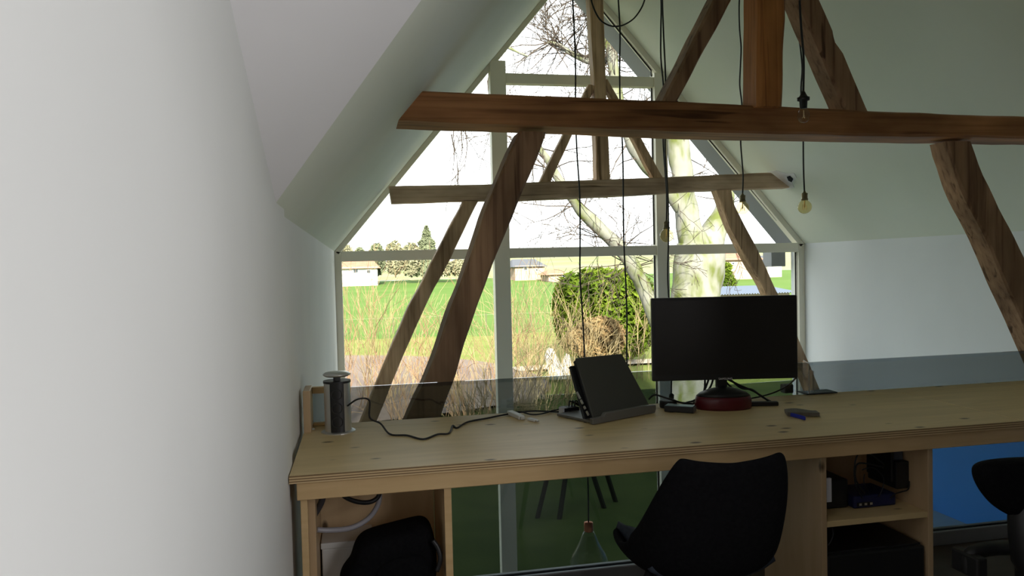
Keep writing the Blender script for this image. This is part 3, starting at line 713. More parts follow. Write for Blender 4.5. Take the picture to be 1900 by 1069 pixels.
# backpack: one soft body with flap, pocket, strap
bpk = thing('backpack', 'black backpack slumped in the left cabinet under the desk', 'backpack', at(735,1069,2.4))
def bag(name, outline, y0, y1, mt, par, sub=2):
    P = [at(x, y, (y0+y1)/2) for x, y in outline]; cx_ = sum(p.x for p in P)/len(P); cz_ = sum(p.z for p in P)/len(P)
    m_ = MB(); n_ = len(P); rings = []
    for s, k_ in ((0,.72),(.12,.93),(.5,1.0),(.88,.95),(1,.78)):
        for p in P: m_.v.append((cx_+(p.x-cx_)*k_, y0+(y1-y0)*s, cz_+(p.z-cz_)*k_))
    for r in range(4):
        for i in range(n_): m_.f.append((r*n_+i, r*n_+(i+1)%n_, (r+1)*n_+(i+1)%n_, (r+1)*n_+i))
    m_.f += [tuple(range(n_-1,-1,-1)), tuple(4*n_+i for i in range(n_))]
    return m_.build(name, mt, par, smooth=True, sub=sub)
bag('body', [(655,1008),(672,990),(720,978),(765,966),(788,961),(800,968),(806,990),(811,1015),(812,1040),(810,1075),(806,1110),(650,1110),(632,1095),(625,1066),(640,1050),(650,1035)], 2.33, 2.50, BLACK_CLOTH, bpk)
bag('pocket', [(690,1040),(780,1022),(800,1040),(800,1100),(690,1110)], 2.315, 2.36, BLACK_CLOTH, bpk)
MB().tube(smooth_path([at(803,1003,2.33), at(813,1018,2.325), at(817,1038,2.32), at(811,1060,2.32)], 5), .008, 6).build('strap', BLACK_PLASTIC, bpk, smooth=True)

# ------------------------------------------------------------------ shelf unit contents
rt = thing('router', 'dark blue router lying on the shelf among cables', 'router', at(1600,945,2.45))
zr = zsh + .001
rx0, rx1 = at(1578,940,2.42).x, at(1656,940,2.42).x
MB().box(rx0, rx1, 2.40, 2.54, zr, zr+.045).build('body', DARK_BLUE, rt, bevel=.006)
MB().box(rx0+.012, rx0+.075, 2.3985, 2.4005, zr+.008, zr+.022).build('front_strip', BLACK_PLASTIC, rt)
pm = MB()
for k in range(3): pm.box(rx0+.02+.022*k, rx0+.030+.022*k, 2.3975, 2.3985, zr+.011, zr+.019)
pm.build('indicator', STEEL, rt)
sw = thing('modem', 'black boxy modem standing at the left of the shelf beside the router', 'modem', at(1560,930,2.5))
MB().box(xa1+.016, rx0-.006, 2.42, 2.56, zr, zr+.105).build('body', BLACK_PLASTIC, sw, bevel=.008)
MB().tube(smooth_path([(xa1+.03,2.44,zr+.105),(xa1+.035,2.44,zr+.125),(xa1+.055,2.45,zr+.128),(xa1+.06,2.45,zr+.105)],5), .004, 6).build('lead', BLACK_CABLE, sw, smooth=True)
wt = MB().box(at(1534.5,900,2.31).x+.001, at(1548,900,2.31).x, 2.325, 2.335, at(1540,931,2.33).z, at(1540,887,2.33).z).build('white_card', WHITE_PAPER, None, bevel=.001)
tag(wt, 'small white card fixed inside the left edge of the shelf unit', 'card')
ps = thing('power_supply', 'black power supply box hung on the right inner side of the shelf unit', 'power supply', (xb1-.06, 2.45, .55))
yy = 2.42
MB().box(xb1-.075, xb1-.021, 2.40, 2.56, .50, .60).build('body', BLACK_PLASTIC, ps, bevel=.004)
MB().box(xb1-.088, xb1-.0755, 2.41, 2.55, .525, .665).build('front_case', BLACK_PLASTIC, ps, bevel=.004)
MB().box(xb1-.07, xb1-.03, 2.42, 2.50, .60, .66).build('plug', mat('blue_grey_plug', (.06,.07,.10), .4), ps, bevel=.004)
cm = MB()
def shc(P, Y): return [at(x, y, Y) for x, y in P]
cable(cm, shc([(1640,862),(1618,845),(1598,838),(1588,852),(1585,875),(1588,900),(1600,925)], 2.39), .0025)
cable(cm, shc([(1638,868),(1612,861),(1590,862),(1588,890),(1604,915)], 2.395), .003)
cable(cm, shc([(1600,872),(1620,868),(1638,885),(1638,905),(1630,922)], 2.395), .002)
cable(cm, shc([(1604,880),(1603,895),(1612,915)], 2.395), .0018)
cable(cm, shc([(1687,893),(1685,908),(1672,913),(1660,917),(1652,925)], 2.395), .0025)
tag(cm.build('cable_tangle', BLACK_CABLE, None, smooth=True), 'tangle of thin black cables looping above the router on the shelf', 'cable')
dbx = thing('storage_case', 'large black flat-topped case in the lower compartment of the shelf unit', 'case', (1.6,2.5,.12))
zc = at(1600,1019,2.40).z
MB().box(xa1+.004, xb1-.028, 2.315, 2.62, .121, at(1560,1026,2.33).z).build('body', BLACK_PLASTIC, dbx, bevel=.008)
MB().box(xa1+.010, xb1-.034, 2.33, 2.60, at(1560,1026,2.33).z-.002, at(1560,1026,2.33).z+.006).build('lid', BLACK_PLASTIC, dbx, bevel=.003)
zl_ = at(1560,1026,2.33).z+.006
pp = MB().add([at(1536,1024,2.40), at(1588,1018,2.40), at(1581,990,2.5), at(1536,996,2.5)], [(0,1,2,3)]).build('paper_sheet', WHITE_PAPER, None, solid=.003)
tag(pp, 'white sheet of paper leaning on the black case in the lower shelf', 'paper')
cm = MB(); cable(cm, shc([(1543,975),(1546,990),(1542,1004),(1536,1012)], 2.315), .0025)
tag(cm.build('loose_cable', BLACK_CABLE, None, smooth=True), 'short black cable hanging over the front edge of the shelf board', 'cable')

# ------------------------------------------------------------------ black tub chair
def chair():
    c0 = atz(1292, 1056, .42); pos = Vector((c0.x, c0.y, 0))
    rz = math.radians(-3)             # chair faces the window and a little to the left
    t = thing('tub_chair', 'black padded tub chair pushed up to the desk in front of the monitor', 'chair', pos, rz, world=False)
    # profile in local YZ: front is +Y ; v from the front lip to the top of the back
    prof = [(.235,.455),(.215,.462),(.12,.440),(.0,.425),(-.10,.430),(-.165,.465),(-.20,.54),(-.225,.63),(-.245,.72),(-.262,.80),(-.270,.835)]
    wid =  [.175,.205,.228,.238,.236,.230,.224,.212,.192,.168,.150]
    side = [.015,.030,.055,.090,.130,.150,.125,.085,.050,.028,.018]     # how far the sides wrap up/forward
    n = len(prof); N = 16
    def shell(off):
        vs = []
        for i, (y, z) in enumerate(prof):
            a = prof[max(i-1,0)]; b = prof[min(i+1,n-1)]; ty, tz = b[0]-a[0], b[1]-a[1]; L = math.hypot(ty, tz)
            ny, nz = -tz/L, ty/L                                    # inner normal
            if i < 4 and nz < 0: ny, nz = -ny, -nz
            if ny*0.6 + nz*.8 < 0: ny, nz = -ny, -nz
            for j in range(N+1):
                s = -1 + 2*j/N; w_ = wid[i]
                wrap = abs(s)**2.6*side[i]
                dip = 0
                if i >= n-2: dip = -.022*(1-abs(s)**1.2) + (.0 if abs(s) < .8 else -.05*(abs(s)-.8))
                vs.append((w_*math.sin(s*1.32)/math.sin(1.32)*(1-.04*abs(s)**4), y + ny*(wrap+off), z + nz*(wrap+off) + dip))
        fs = [(i*(N+1)+j, i*(N+1)+j+1, (i+1)*(N+1)+j+1, (i+1)*(N+1)+j) for i in range(n-1) for j in range(N)]
        return vs, fs
    vs, fs = shell(0)
    MB().add(vs, fs).build('shell', BLACK_CLOTH, t, smooth=True, sub=2, solid=.020)
    # seat pad
    def pad(u, v_):
        x = (-1+2*u)*.185; y = -.13 + v_*.335; r = max(abs(-1+2*u), abs(-1+2*v_))
        return (x, y, .468 - .018*r**6 + .045*abs(-1+2*u)**3 + .012*(v_-.5) )
    MB().grid(pad, 12, 10).build('seat_pad', NAVY_CLOTH, t, smooth=True, solid=.022)
    # cross frame and four slanted legs
    MB().box(-.11,.11,-.012,.012,.392,.410).box(-.012,.012,-.12,.12,.392,.410).lathe([(0,.385),(.055,.385),(.055,.412),(0,.412)], (0,0,0), 18).build('under_frame', DARK_METAL, t)
    for sx in (-1, 1):
        for sy in (-1, 1):
            MB().tube([(sx*.10, sy*.10, .405), (sx*.16, sy*.16, .20), (sx*.215, sy*.215, .001)], [.016,.014,.010], 10).build('leg', DARK_METAL, t, smooth=True)
    b = MB()
    for (p, q_) in (((-.15,-.15,.22),(.11,.11,.38)), ((.15,-.15,.22),(-.11,.11,.38))): b.tube([p, q_], .005, 8)
    b.build('brace', DARK_METAL, t)
    return t
chair()

# ------------------------------------------------------------------ office chair at the right edge
oY = 1.76
oc0 = at(1935, 900, oY+.1); oc0.z = 0
oc = thing('office_chair', 'black swivel office chair cut off by the right edge, in front of the blue-tinted right wall', 'chair', oc0)
bag('backrest', [(1806,868),(1826,856),(1875,850),(1940,848),(2010,854),(2035,872),(2036,920),(2010,955),(1960,968),(1905,968),(1868,958),(1838,934),(1816,902)], oY, oY+.09, BLACK_CLOTH, oc, 2)
MB().tube(smooth_path([at(1905,945,oY+.03), at(1906,985,oY+.02), at(1912,1040,oY+.02), at(1922,1110,oY+.05), Vector((oc0.x+.12, oc0.y+.02, .36))], 6), [.048]*13+[.04]*12, 12).build('back_bar', BLACK_PLASTIC, oc, smooth=True)
def oseat(u_, v_):
    a = -1+2*u_; b = -1+2*v_
    return oc0 + Vector((.36+a*.22*(1-.1*abs(b)**3), .02+b*.21*(1-.08*abs(a)**3), .405-.035*max(abs(a),abs(b))**4))
MB().grid(oseat, 16, 14).build('seat', BLACK_CLOTH, oc, smooth=True, solid=.06, sub=1)
am = MB().tube(smooth_path([at(1798,1062,oY+.1), at(1798,1040,oY+.1), at(1806,1026,oY+.1), at(1840,1018,oY+.1), at(1890,1017,oY+.12), at(1950,1026,oY+.14), Vector((oc0.x+.20, oc0.y+.1, .38))], 6), .021, 10).build('armrest', BLACK_PLASTIC, oc, smooth=True)
p_ = at(1798,1045,oY+.1)
MB().obox(p_, Vector((1,0,0)), Vector((0,1,0)), Vector((0,0,1)), .017, .05, .032).build('arm_pad', BLACK_PLASTIC, am, bevel=.006)
MB().lathe([(.028,.08),(.028,.25),(.02,.25),(.02,.36)], oc0+Vector((.30,.02,0)), 16).build('column', DARK_METAL, oc, smooth=True)
for k in range(5):
    a = 2*PI*k/5+.3; e = oc0+Vector((.30+.28*math.cos(a), .02+.28*math.sin(a), .075))
    lg = MB().tube([oc0+Vector((.30,.02,.12)), e], [.024,.014], 8).build('base_leg', BLACK_PLASTIC, oc)
    MB().tube([e+Vector((-.011,0,-.047)), e+Vector((.011,0,-.047))], .027, 14).tube([e, e+Vector((0,0,-.04))], .008, 8).build('castor', BLACK_PLASTIC, lg)

def omat(*a, **k): k.setdefault('spec', .04); return mat(*a, **k)
# ================================================================== OUTSIDE
GZ0 = -2.95
GRASS_SHADED = omat('shaded_lawn_grass', (.013,.024,.005), .9, (.022,.034,.008), (1.2,1.2,1.2), 6, bump=.4)  # house shade over the near lawn darkened into its colour
FIELD = omat('field_grass', (.068,.125,.026), .9, (.088,.142,.036), (.08,.25,.08), 5)
MEADOW_SUNLIT = omat('dry_meadow_sunlit_lawn', (.115,.15,.034), .9, (.15,.165,.05), (.6,.6,.6), 6)  # rough meadow, also the sunlit lawn with its brightness in the colour
POND = omat('pond_water', (.125,.093,.078), .6, (.15,.118,.10), (.5,.5,.5), 3)
HILL = omat('hill_grass', (.17,.21,.09), .9, (.22,.20,.14), (.02,.03,.03), 4)
def terrain_z(x, y):
    z = GZ0
    if y > 44: z += (min(y, 125)-44)*.027
    if y > 125: z += (y-125)*(.018 + .012*max(0, min(1, (x-20)/60)))
    return z
def ground(name, mt, x0, x1, y0, y1, nx, ny, dz=0):
    m_ = MB()
    m_.grid(lambda u_, v_: (x0+(x1-x0)*u_, y0+(y1-y0)*v_, terrain_z(x0+(x1-x0)*u_, y0+(y1-y0)*v_)+dz + .05*mnoise.noise(Vector(((x0+(x1-x0)*u_)*.3, (y0+(y1-y0)*v_)*.3, 0)))), nx, ny)
    return struct(m_.build(name, mt, smooth=True))
ground('ground', GRASS_SHADED, -40, 60, 7.7, 24, 60, 20)
ground('ground', MEADOW_SUNLIT, -60, 80, 24, 46, 60, 16)
ground('ground', FIELD, -90, 160, 45.4, 128, 50, 30, -.02)
ground('ground', HILL, -160, 300, 128, 330, 50, 20)
pd = MB()
P = [(-14,21),(-9,19.5),(-3,20.5),(2,21.5),(5.5,23.5),(6.6,27),(5.6,32),(2.5,36),(-3,38.5),(-8,39),(-14,37),(-18,28)]
pd.add([(x, y, GZ0+.09) for x, y in smooth_path([(x,y,0) for x,y in P+[P[0]]], 5)[:-1] for x, y in [(x, y)]] if False else [(v_.x, v_.y, GZ0+.09) for v_ in smooth_path([(x,y,0) for x,y in P+[P[0]]], 5)[:-1]], [tuple(range(60))])
struct(pd.build('pond', POND))
pth = MB(); pth.grid(lambda u_, v_: (6+18*u_, 29.2+1.3*v_+.4*math.sin(u_*6), GZ0+.10), 24, 1)
struct(pth.build('path', omat('pale_path', (.34,.30,.25), .9)))

# ---- trees
BARK = omat('pale_bark', (.175,.175,.15), .9, (.085,.10,.032), (3.5,3.5,1.6), 7, bump=1.0, lo=.44, hi=.66)
TWIG = omat('grey_twigs', (.05,.04,.032), .9)
TWIG_R = omat('red_twigs', (.15,.085,.05), .9, (.20,.14,.085), (3,3,3), 2)
TWIG_Y = omat('straw_twigs', (.23,.185,.11), .9, (.19,.145,.07), (3,3,3), 2)
def grow(mb, p, dirv, L, r, depth, rg, droop=-.02, n=5, spread=.7, minr=.004, kids=(2,4)):
    pts = [Vector(p)]; dd = Vector(dirv).normalized()
    for i in range(n):
        dd = (dd + Vector((rg.uniform(-1,1), rg.uniform(-1,1), rg.uniform(-1,1)))*.22 + Vector((0,0,droop))).normalized()
        pts.append(pts[-1] + dd*L/n)
    mb.tube(pts, [max(minr, r*(1-.75*i/n)) for i in range(n+1)], 5 if r > .02 else 3, cap=False)
    if depth <= 0: return
    for k in range(rg.randint(*kids)):
        i = rg.randint(1, n); q_ = pts[i]; t_ = (pts[i]-pts[i-1]).normalized()
        sd = Vector((rg.uniform(-1,1), rg.uniform(-.6,.6), rg.uniform(-1,1)))
        grow(mb, q_, t_ + sd*spread, L*rg.uniform(.45,.7), max(minr, r*.5), depth-1, rg, droop, n, spread, minr, kids)
TY = 17.0
tr = thing('tree', 'large pale-barked forked bare tree standing right of the window centre', 'tree', at(1290, 830, TY) * 1)
tr.location.z = GZ0
def limb(P, W, name, k=5, dy=0):
    pts = smooth_path([at(x, y, TY+ (dy*i/len(P))) for i, (x, y) in enumerate(P)], k)
    m_ = len(pts); rad = []
    for i in range(m_):
        s = i/(m_-1)*(len(W)-1); j = min(int(s), len(W)-2); rad.append((W[j]+(W[j+1]-W[j])*(s-j))*.5*TY/1400*1.03)
    mb_2 = MB(); mb_2.tube(pts, rad, 16)
    for i, v_ in enumerate(mb_2.v):
        vv_ = Vector(v_); mb_2.v[i] = tuple(vv_ + mnoise.noise_vector(vv_*2.3)*.07*min(1, rad[min(i//16, m_-1)]/.25))
    return mb_2.build(name, BARK, tr, smooth=True), pts, rad
_, trunk, _r = limb([(1283,860),(1285,700),(1290,560),(1296,500),(1300,455)], [150,112,96,100,92], 'trunk')
_, st1, r1 = limb([(1292,480),(1281,430),(1270,370),(1265,320),(1256,262),(1240,180),(1225,90),(1215,-20),(1200,-160)], [70,52,44,42,40,32,26,20,10], 'stem', 5)
_, st2, r2 = limb([(1306,480),(1322,440),(1337,405),(1346,370),(1352,330),(1372,250),(1390,150),(1400,0)], [68,54,42,36,32,26,20,10], 'stem', 5, 1.5)
_, lb1, r3 = limb([(1240,640),(1205,560),(1185,515),(1163,475),(1138,448),(1105,418),(1075,385),(1045,345),(1015,295),(985,250)], [34,30,27,26,25,24,20,16,12,7], 'limb', 5, -1.5)
_, lb2, r4 = limb([(1266,390),(1228,338),(1196,300),(1168,256),(1150,205),(1140,140),(1131,70),(1126,-20),(1118,-120)], [30,28,27,26,24,22,18,14,8], 'limb', 5, -1)
_, lb3, r5 = limb([(1133,108),(1115,112),(1090,112),(1062,100),(1040,85),(1015,78)], [16,14,13,10,8,4], 'limb', 5, -.5)
_, lb4, r6 = limb([(1130,60),(1108,40),(1088,22),(1070,-5),(1055,-40)], [14,12,10,8,5], 'limb', 5, -.5)
rg = random.Random(11)
tw_ = MB()
for pts, cnt, L in ((lb1, 46, 1.5), (lb2, 46, 1.5), (lb3, 48, 1.3), (lb4, 60, 1.6), (st1, 26, 1.6), (st2, 18, 1.4)):
    for k in range(cnt):
        i = rg.randint(int(len(pts)*.25), len(pts)-1); q_ = pts[i]
        grow(tw_, q_, (rg.uniform(-1,1), rg.uniform(-.5,.3), rg.uniform(-.5,1)), L*rg.uniform(.5,1.2), .018, 3 if k % 3 == 0 else 2, rg, rg.choice((-.10, -.02, .04)), 5, .8, .0055, (2,3))
tag(tw_.build('twigs', TWIG, tr), kind='stuff')

# drooping twigs of a second tree in the upper left panes
t3 = thing('tree', 'bare tree out of frame whose thin twigs droop into the upper left panes', 'tree', (-1.5, 13, GZ0))
b3 = MB(); b3.tube(smooth_path([Vector((-1.8,13.2,GZ0)), Vector((-1.75,13.1,.5)), Vector((-1.5,13,3.2)), Vector((-.6,13,5.2)), Vector((1.2,13,5.6)), Vector((3.0,13,5.0))], 6), [.16,.16,.16,.15,.15,.15,.15,.14,.14,.13,.13,.12,.12,.11,.11,.10,.10,.09,.08,.08,.07,.07,.06,.05,.05,.04,.04,.03,.03,.02,.02], 8).build('trunk', BARK, t3, smooth=True)
tw3 = MB()
for (x, y), L, dl in (((850,170),1.0,2),((842,205),.9,1),((905,150),1.1,1),((855,230),.8,2),((838,250),.7,1),((860,215),1.1,2)):
    grow(tw3, at(x, y, 13), (rg.uniform(-.1,.3), 0, -1), L, .014, dl, rg, -.05, 6, .6, .0055, (2,3))
for (x, y) in ((850,170),(905,150),(842,205)):
    tw3.tube(smooth_path([Vector((.9,13,5.55)), at(x+10,y-90,13), at(x,y,13)], 6), .012, 5)
tag(tw3.build('twigs', TWIG, t3), kind='stuff')

# leafy bushes: a shell of little leaf blades
def leaf_cloud(mb, c, rx, ry, rz, n, ls, rg, shape='ell'):
    c = Vector(c)
    for k in range(n):
        th = rg.uniform(0, 2*PI); ph = math.acos(rg.uniform(-.95, 1)); rr = rg.uniform(.78, 1.04)
        if shape == 'cone':
            h = rg.random()**.8; rad = (1-h)*rg.uniform(.75,1.05)*(1+.18*math.sin(h*30)); p = c + Vector((rx*rad*math.cos(th), ry*rad*math.sin(th), rz*2*h-rz))
        else:
            p = c + Vector((rx*rr*math.sin(ph)*math.cos(th), ry*rr*math.sin(ph)*math.sin(th), rz*rr*math.cos(ph)))
            p += mnoise.noise_vector(p*(1.1/max(rx,.5)))*rx*.22
        a = Vector((rg.uniform(-1,1), rg.uniform(-1,1), rg.uniform(-.6,1))).normalized()*ls*rg.uniform(.6,1.3)
        b = a.cross(Vector((rg.uniform(-1,1), rg.uniform(-1,1), rg.uniform(-1,1))))
        if b.length < 1e-6: continue
        b = b.normalized()*ls*.32
        mb.add([p-a, p+b, p+a, p-b], [(0,1,2,3)])
LEAF_G = omat('conifer_green', (.044,.080,.007), .8, (.085,.118,.012), (1.5,1.5,1.5), 3)
LEAF_D = omat('hazy_dark_foliage', (.11,.125,.08), .8, (.145,.165,.10), (.5,.5,.5), 3)  # distance haze lightened into the leaf colour
LEAF_O = omat('hazy_olive_foliage', (.18,.18,.115), .8, (.23,.21,.14), (.3,.3,.3), 3)  # olive trees, likewise lightened for haze
LEAF_B = omat('dry_brown', (.16,.10,.048), .9, (.20,.145,.07), (1.5,1.5,1.5), 3)
def bush(name, label, cat, c, r, n, ls, mt, group=None, core=None, seed=1, shape='ell'):
    t = thing(name, label, cat, (c[0], c[1], c[2]-r[2]), 0, group)
    rg_ = random.Random(seed); m_ = MB()
    leaf_cloud(m_, c, *r, n, ls, rg_, shape); tag(m_.build('foliage', mt, t), kind='stuff')
    cm_ = MB()
    if shape == 'cone': cm_.lathe([(r[0]*.72,-r[2]*.98),(r[0]*.4,-r[2]*.1),(.02,r[2]*.85)], c, 14)
    else:
        cm_.lathe([(.05,-r[2]*1.0),(r[0]*.5,-r[2]*.75),(r[0]*.68,-r[2]*.2),(r[0]*.62,r[2]*.35),(r[0]*.34,r[2]*.66),(.02,r[2]*.74)], (0,0,0), 16)
        cm_.v = [(c[0]+x, c[1]+y*r[1]/r[0], c[2]+z) for x, y, z in cm_.v]
    cm_.build('inner_mass', core or mt, t, smooth=True)
    MB().tube([(c[0],c[1],c[2]-r[2]*1.12), (c[0],c[1],c[2])], max(.04, r[0]*.06), 7).build('stem', TWIG, t)
    return t
def sized(x0, x1, y0, y1, Y, flat=.7):
    a = at(x0, y1, Y); b = at(x1, y0, Y); return ((a.x+b.x)/2, Y, (a.z+b.z)/2), ((b.x-a.x)/2, (b.x-a.x)/2*flat, (b.z-a.z)/2)
c_, r_ = sized(1030, 1225, 492, 672, 31)
bush('evergreen_shrub', 'big rounded green evergreen bush in the garden left of the pale tree', 'bush', c_, r_, 9000, .20, LEAF_G, seed=3)
c_, r_ = sized(1322, 1362, 487, 560, 33)
bush('evergreen_shrub', 'small round green bush just right of the pale tree trunk', 'bush', c_, r_, 1800, .14, LEAF_G, seed=4)
c_, r_ = sized(1062, 1160, 590, 668, 27)
bush('dry_bush', 'rounded brown dried bush in front of the green evergreen', 'bush', c_, r_, 3200, .13, LEAF_B, seed=5)

# twiggy shrubs along the pond
def shrub(px_, base_y, Y, h, w_, n, mt, label, seed, group='bare twig shrubs around the pond'):
    p = at(px_, base_y, Y); z0 = terrain_z(p.x, Y)
    t = thing('twig_shrub', label, 'shrub', (p.x, Y, z0), 0, group)
    rg_ = random.Random(seed); m_ = MB()
    for k in range(n):
        a = rg_.uniform(-1, 1); b = rg_.uniform(-1, 1)
        base = Vector((p.x + a*w_*.55, Y + b*w_*.45, z0-.02)); hh = h*rg_.uniform(.55,1.05)*(1-.25*abs(a))
        grow(m_, base, (a*.35+rg_.uniform(-.15,.15), b*.25, 1), hh, rg_.uniform(.009,.016), 2 if k % 2 else 1, rg_, .02, 5, .45, .0055, (2,3))
    tag(m_.build('twigs', mt, t), kind='stuff')
S = [ (655,700,23,4.4,1.5,34,TWIG_R,'tall reddish twig shrub at the left edge of the lower left pane'),
      (715,690,25,3.6,1.6,30,TWIG_Y,'straw-coloured twig shrub second from the left, behind the far truss leg'),
      (770,700,20,2.6,1.3,32,TWIG_R,'reddish twig shrub between the two left truss legs'),
      (885,700,21,3.4,1.3,36,TWIG_R,'reddish twig shrub right of the thick truss leg, before the left mullion'),
      (970,690,22,3.2,1.5,38,TWIG_Y,'straw twig shrub just right of the left mullion'),
      (1025,690,24,3.6,1.7,44,TWIG_Y,'dense straw twig shrub left of the brown dried bush'),
      (1095,690,25,2.6,1.8,22,TWIG_Y,'tangled straw twig shrub around the brown dried bush'),
      (1180,640,26,3.0,1.6,16,TWIG_Y,'thin pale twig shrub in front of the evergreen near the right mullion'),
      (925,740,17,1.9,1.3,40,TWIG_Y,'low pale twig shrub behind the left mullion seen through the tinted glass'),
      (1000,750,16.5,1.7,1.4,44,TWIG_Y,'low pale twig shrub left of the laptop seen through the tinted glass')]
for i, s in enumerate(S): shrub(*s, 20+i)

# crumpled white shape among the shrubs
ws = MB(); a = at(1040,645,26.5)
ws.grid(lambda u_, v_: (a.x-.45+.9*u_, 26.5+.8*v_, terrain_z(a.x,26.5)+.1+1.25*math.sin(min(1,v_*1.6)*PI/2)*(.7+.3*math.sin(u_*7))*(1-.5*abs(u_-.5))), 12, 8)
tag(ws.build('white_heap', omat('white_heap_surface', (.5,.5,.47), .5), None, smooth=True, solid=.03), 'crumpled white shape heaped among the straw twigs', 'white_heap')

# distant tree line
def dtree(px_, top_y, base_y, w_px, Y, mt, label, seed, shape='ell'):
    c_, r_ = sized(px_-w_px/2, px_+w_px/2, top_y, base_y, Y)
    bush('spruce_tree' if shape == 'cone' else 'distant_tree', label, 'tree', c_, (r_[0], r_[0]*.8, r_[2]), 900 if shape == 'ell' else 2200, Y*.0035, mt, 'trees on the far side of the field', seed=seed, shape=shape)
dtree(792, 420, 514, 74, 118, LEAF_D, 'tall pointed spruce above the distant tree line', 31, 'cone')
dtree(645, 455, 510, 22, 121, LEAF_O, 'small olive tree behind the white house at its left end', 32)
dtree(668, 461, 514, 26, 124, LEAF_D, 'low dark tree behind the white house roof', 33)
dtree(700, 452, 510, 30, 119, LEAF_D, 'dark rounded tree just right of the white house', 34)
dtree(733, 449, 512, 34, 117, LEAF_O, 'olive rounded tree second left of the spruce', 35)
dtree(762, 450, 512, 34, 116, LEAF_O, 'olive tree touching the left side of the spruce', 36)
dtree(820, 470, 512, 30, 116, LEAF_O, 'low olive tree touching the right side of the spruce', 37)
dtree(852, 482, 512, 36, 118, LEAF_O, 'lowest olive tree between the two left truss legs', 38)

# distant houses
HW = omat('white_render', (.50,.50,.48), .8); HB = omat('pink_brick', (.33,.25,.20), .85, (.30,.22,.17), (.8,.8,3), 3)
RT = omat('red_tiles', (.30,.16,.11), .8, (.26,.13,.09), (1,1,4), 3); RS = omat('slate_roof', (.085,.09,.105), .6); GLS = omat('dark_pane', (.05,.06,.07), .2)
def house(label, x0, x1, yr, ye, yb, Y, depth, wall, roof, cat='house', name='house', wins=()):
    a = at(x0, yb, Y); b = at(x1, ye, Y); zr_ = at(x0, yr, Y).z; zb = min(a.z, terrain_z(a.x, Y))-.1
    t = thing(name, label, cat, ((a.x+b.x)/2, Y+depth/2, zb))
    MB().box(a.x, b.x, Y, Y+depth, zb, b.z).build('wall', wall, t)
    e = .5
    MB().add([(a.x-e,Y-e,b.z-.2),(b.x+e,Y-e,b.z-.2),(b.x+e,Y+depth+e,b.z-.2),(a.x-e,Y+depth+e,b.z-.2),(a.x+e,Y+depth/2,zr_),(b.x-e,Y+depth/2,zr_)],
             [(0,1,5,4),(2,3,4,5),(1,2,5),(3,0,4),(0,3,2,1)]).build('roof', roof, t)
    for (wx, wy, ww, wh) in wins:
        p = at(wx, wy, Y); s = Y/1400
        f_ = MB().box(p.x-ww*s/2, p.x+ww*s/2, Y-.08, Y+.02, p.z-wh*s/2, p.z+wh*s/2).build('window', HW, t)
        MB().box(p.x-ww*s/2+.1, p.x+ww*s/2-.1, Y-.10, Y-.07, p.z-wh*s/2+.1, p.z+wh*s/2-.1).build('glass', GLS, f_)
    return t
house('white rendered house at the far left across the field', 633, 700, 484, 495, 520, 112, 9, HW, RT, wins=((660,503,10,8),(684,504,8,8)))
house('pale brick house with a grey roof across the field right of the left mullion', 956, 1010, 481, 492, 517, 115, 9, HB, RS, wins=((975,499,9,7),(996,501,6,6)))
house('low red-roofed shed right of the pale brick house', 1018, 1050, 501, 507, 517, 108, 5, HB, RT, 'shed', 'shed', ((1046,511,8,8),))
house('long red-tiled house right of the pale tree across the meadow', 1338, 1412, 464, 479, 496, 100, 9, HB, RT, wins=((1360,489,7,6),(1390,489,7,6)))
house('white low building partly behind the right truss leg', 1424, 1450, 474, 482, 492, 104, 7, HW, RS)
# corrugated shed roof near the tree
sh = thing('garden_shed', 'low shed with a blue-grey corrugated roof above the monitor', 'shed', at(1395,560,30))
cg = MB(); a, b = at(1318,547,29), at(1480,541,29); zrr = at(1395,531,31.5).z
def cor(u_, v_): return (a.x+(b.x-a.x)*u_, 29+2.6*v_, a.z+(zrr-a.z)*v_ + .025*math.sin(u_*PI*2*32))
cg.grid(cor, 256, 1).build('roof', omat('corrugated', (.115,.14,.19), .6), sh, solid=.02)
MB().box(a.x+.2, b.x-.2, 29.3, 31.4, GZ0, a.z-.02).build('wall', omat('shed_wall', (.30,.26,.20), .8), sh)
# wire fence across the field
fn = thing('fence', 'thin pale wire fence with slim posts crossing the green field', 'fence', at(800,600,48))
fw = MB(); fw.tube([(-8,48.5,terrain_z(0,48.5)+1.0), (18,48.5,terrain_z(0,48.5)+1.0)], .012, 5); fw.build('wire', omat('galvanised', (.16,.18,.11), .6), fn)
for k in range(9):
    MB().tube([(-7+3*k,48.5,terrain_z(0,48.5)-.2), (-7+3*k,48.5,terrain_z(0,48.5)+1.1)], .04, 6).build('post', omat('fence_post', (.10,.10,.06), .9), fn)
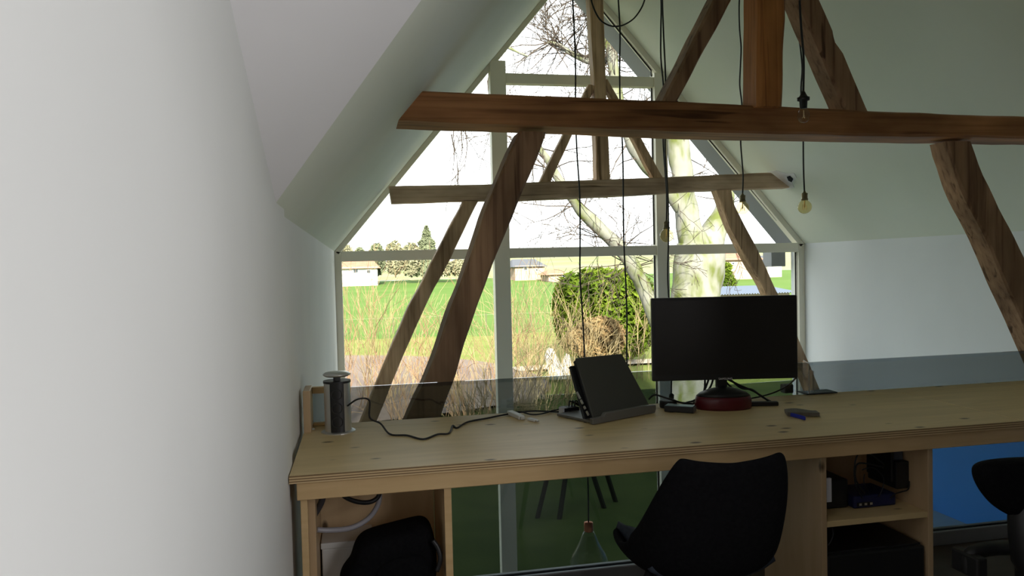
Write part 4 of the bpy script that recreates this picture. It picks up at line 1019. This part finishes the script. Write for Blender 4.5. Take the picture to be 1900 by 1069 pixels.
# dark trestle on the shaded lawn under the desk line
ts = thing('garden_trestle', 'dark slanted-leg wooden trestle on the shaded lawn seen under the desk', 'trestle', at(1060,980,12.5))
zt0 = GZ0+.02
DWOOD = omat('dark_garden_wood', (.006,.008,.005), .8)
bz = at(1070,872,12.8).z
feet = [(992,982,12.3),(1031,1010,12.0),(1128,965,12.6),(1152,962,12.9)]
tops_ = [(1017,880,12.6),(1050,880,12.6),(1100,880,12.6),(1126,880,12.9)]
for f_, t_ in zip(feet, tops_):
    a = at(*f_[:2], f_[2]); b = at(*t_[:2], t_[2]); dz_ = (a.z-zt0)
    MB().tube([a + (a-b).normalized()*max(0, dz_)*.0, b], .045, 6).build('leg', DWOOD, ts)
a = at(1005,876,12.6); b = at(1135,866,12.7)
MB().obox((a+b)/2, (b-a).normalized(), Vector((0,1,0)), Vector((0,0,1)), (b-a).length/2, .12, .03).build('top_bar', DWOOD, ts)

# ------------------------------------------------------------------ light
wd = bpy.data.worlds.new('sky'); SC.world = wd; wd.use_nodes = True; nt = wd.node_tree
bg = nt.nodes['Background']; bg.inputs[0].default_value = (.93, .97, 1.0, 1); bg.inputs[1].default_value = 1.35
sl = bpy.data.lights.new('sun', 'SUN'); sl.energy = 9; sl.angle = .03; sl.color = (1, .93, .78)
so_ = bpy.data.objects.new('sun', sl); COL.objects.link(so_)
so_.rotation_euler = Vector((.16, 1, -.50)).to_track_quat('-Z', 'Y').to_euler()
# portal that guides sky light through the gable window
pl_ = bpy.data.lights.new('window_portal', 'AREA'); pl_.shape = 'RECTANGLE'; pl_.size = 5.1; pl_.size_y = 7.4; pl_.cycles.is_portal = True
po = bpy.data.objects.new('window_portal', pl_); COL.objects.link(po); po.location = (2.28, 7.63, .93)
po.rotation_euler = Vector((0,-1,0)).to_track_quat('-Z', 'Z').to_euler()
# added light, out of view, brightening the left wall and desk end
rl = bpy.data.lights.new('added_side_light', 'AREA'); rl.shape = 'RECTANGLE'; rl.size = wy1-wy0-.1; rl.size_y = wz1-wz0-.1; rl.energy = 19.5; rl.color = (1.0, .98, 1.0)
ro = bpy.data.objects.new('added_side_light', rl); COL.objects.link(ro); ro.location = (XP+.08, (wy0+wy1)/2, (wz0+wz1)/2)
ro.rotation_euler = Vector((-1,0,0)).to_track_quat('-Z', 'Z').to_euler()

for o in bpy.data.objects:
    if '_world' in o: del o['_world']
vs_ = SC.view_settings; vs_.view_transform = 'Standard'; vs_.look = 'None'; vs_.gamma = 1; vs_.use_curve_mapping = False; vs_.exposure = 1.12
SC.cycles.use_denoising = True
SC.cycles.max_bounces = 10; SC.cycles.diffuse_bounces = 6; SC.cycles.transparent_max_bounces = 16; SC.cycles.transmission_bounces = 6
SC.cycles.sample_clamp_indirect = 6
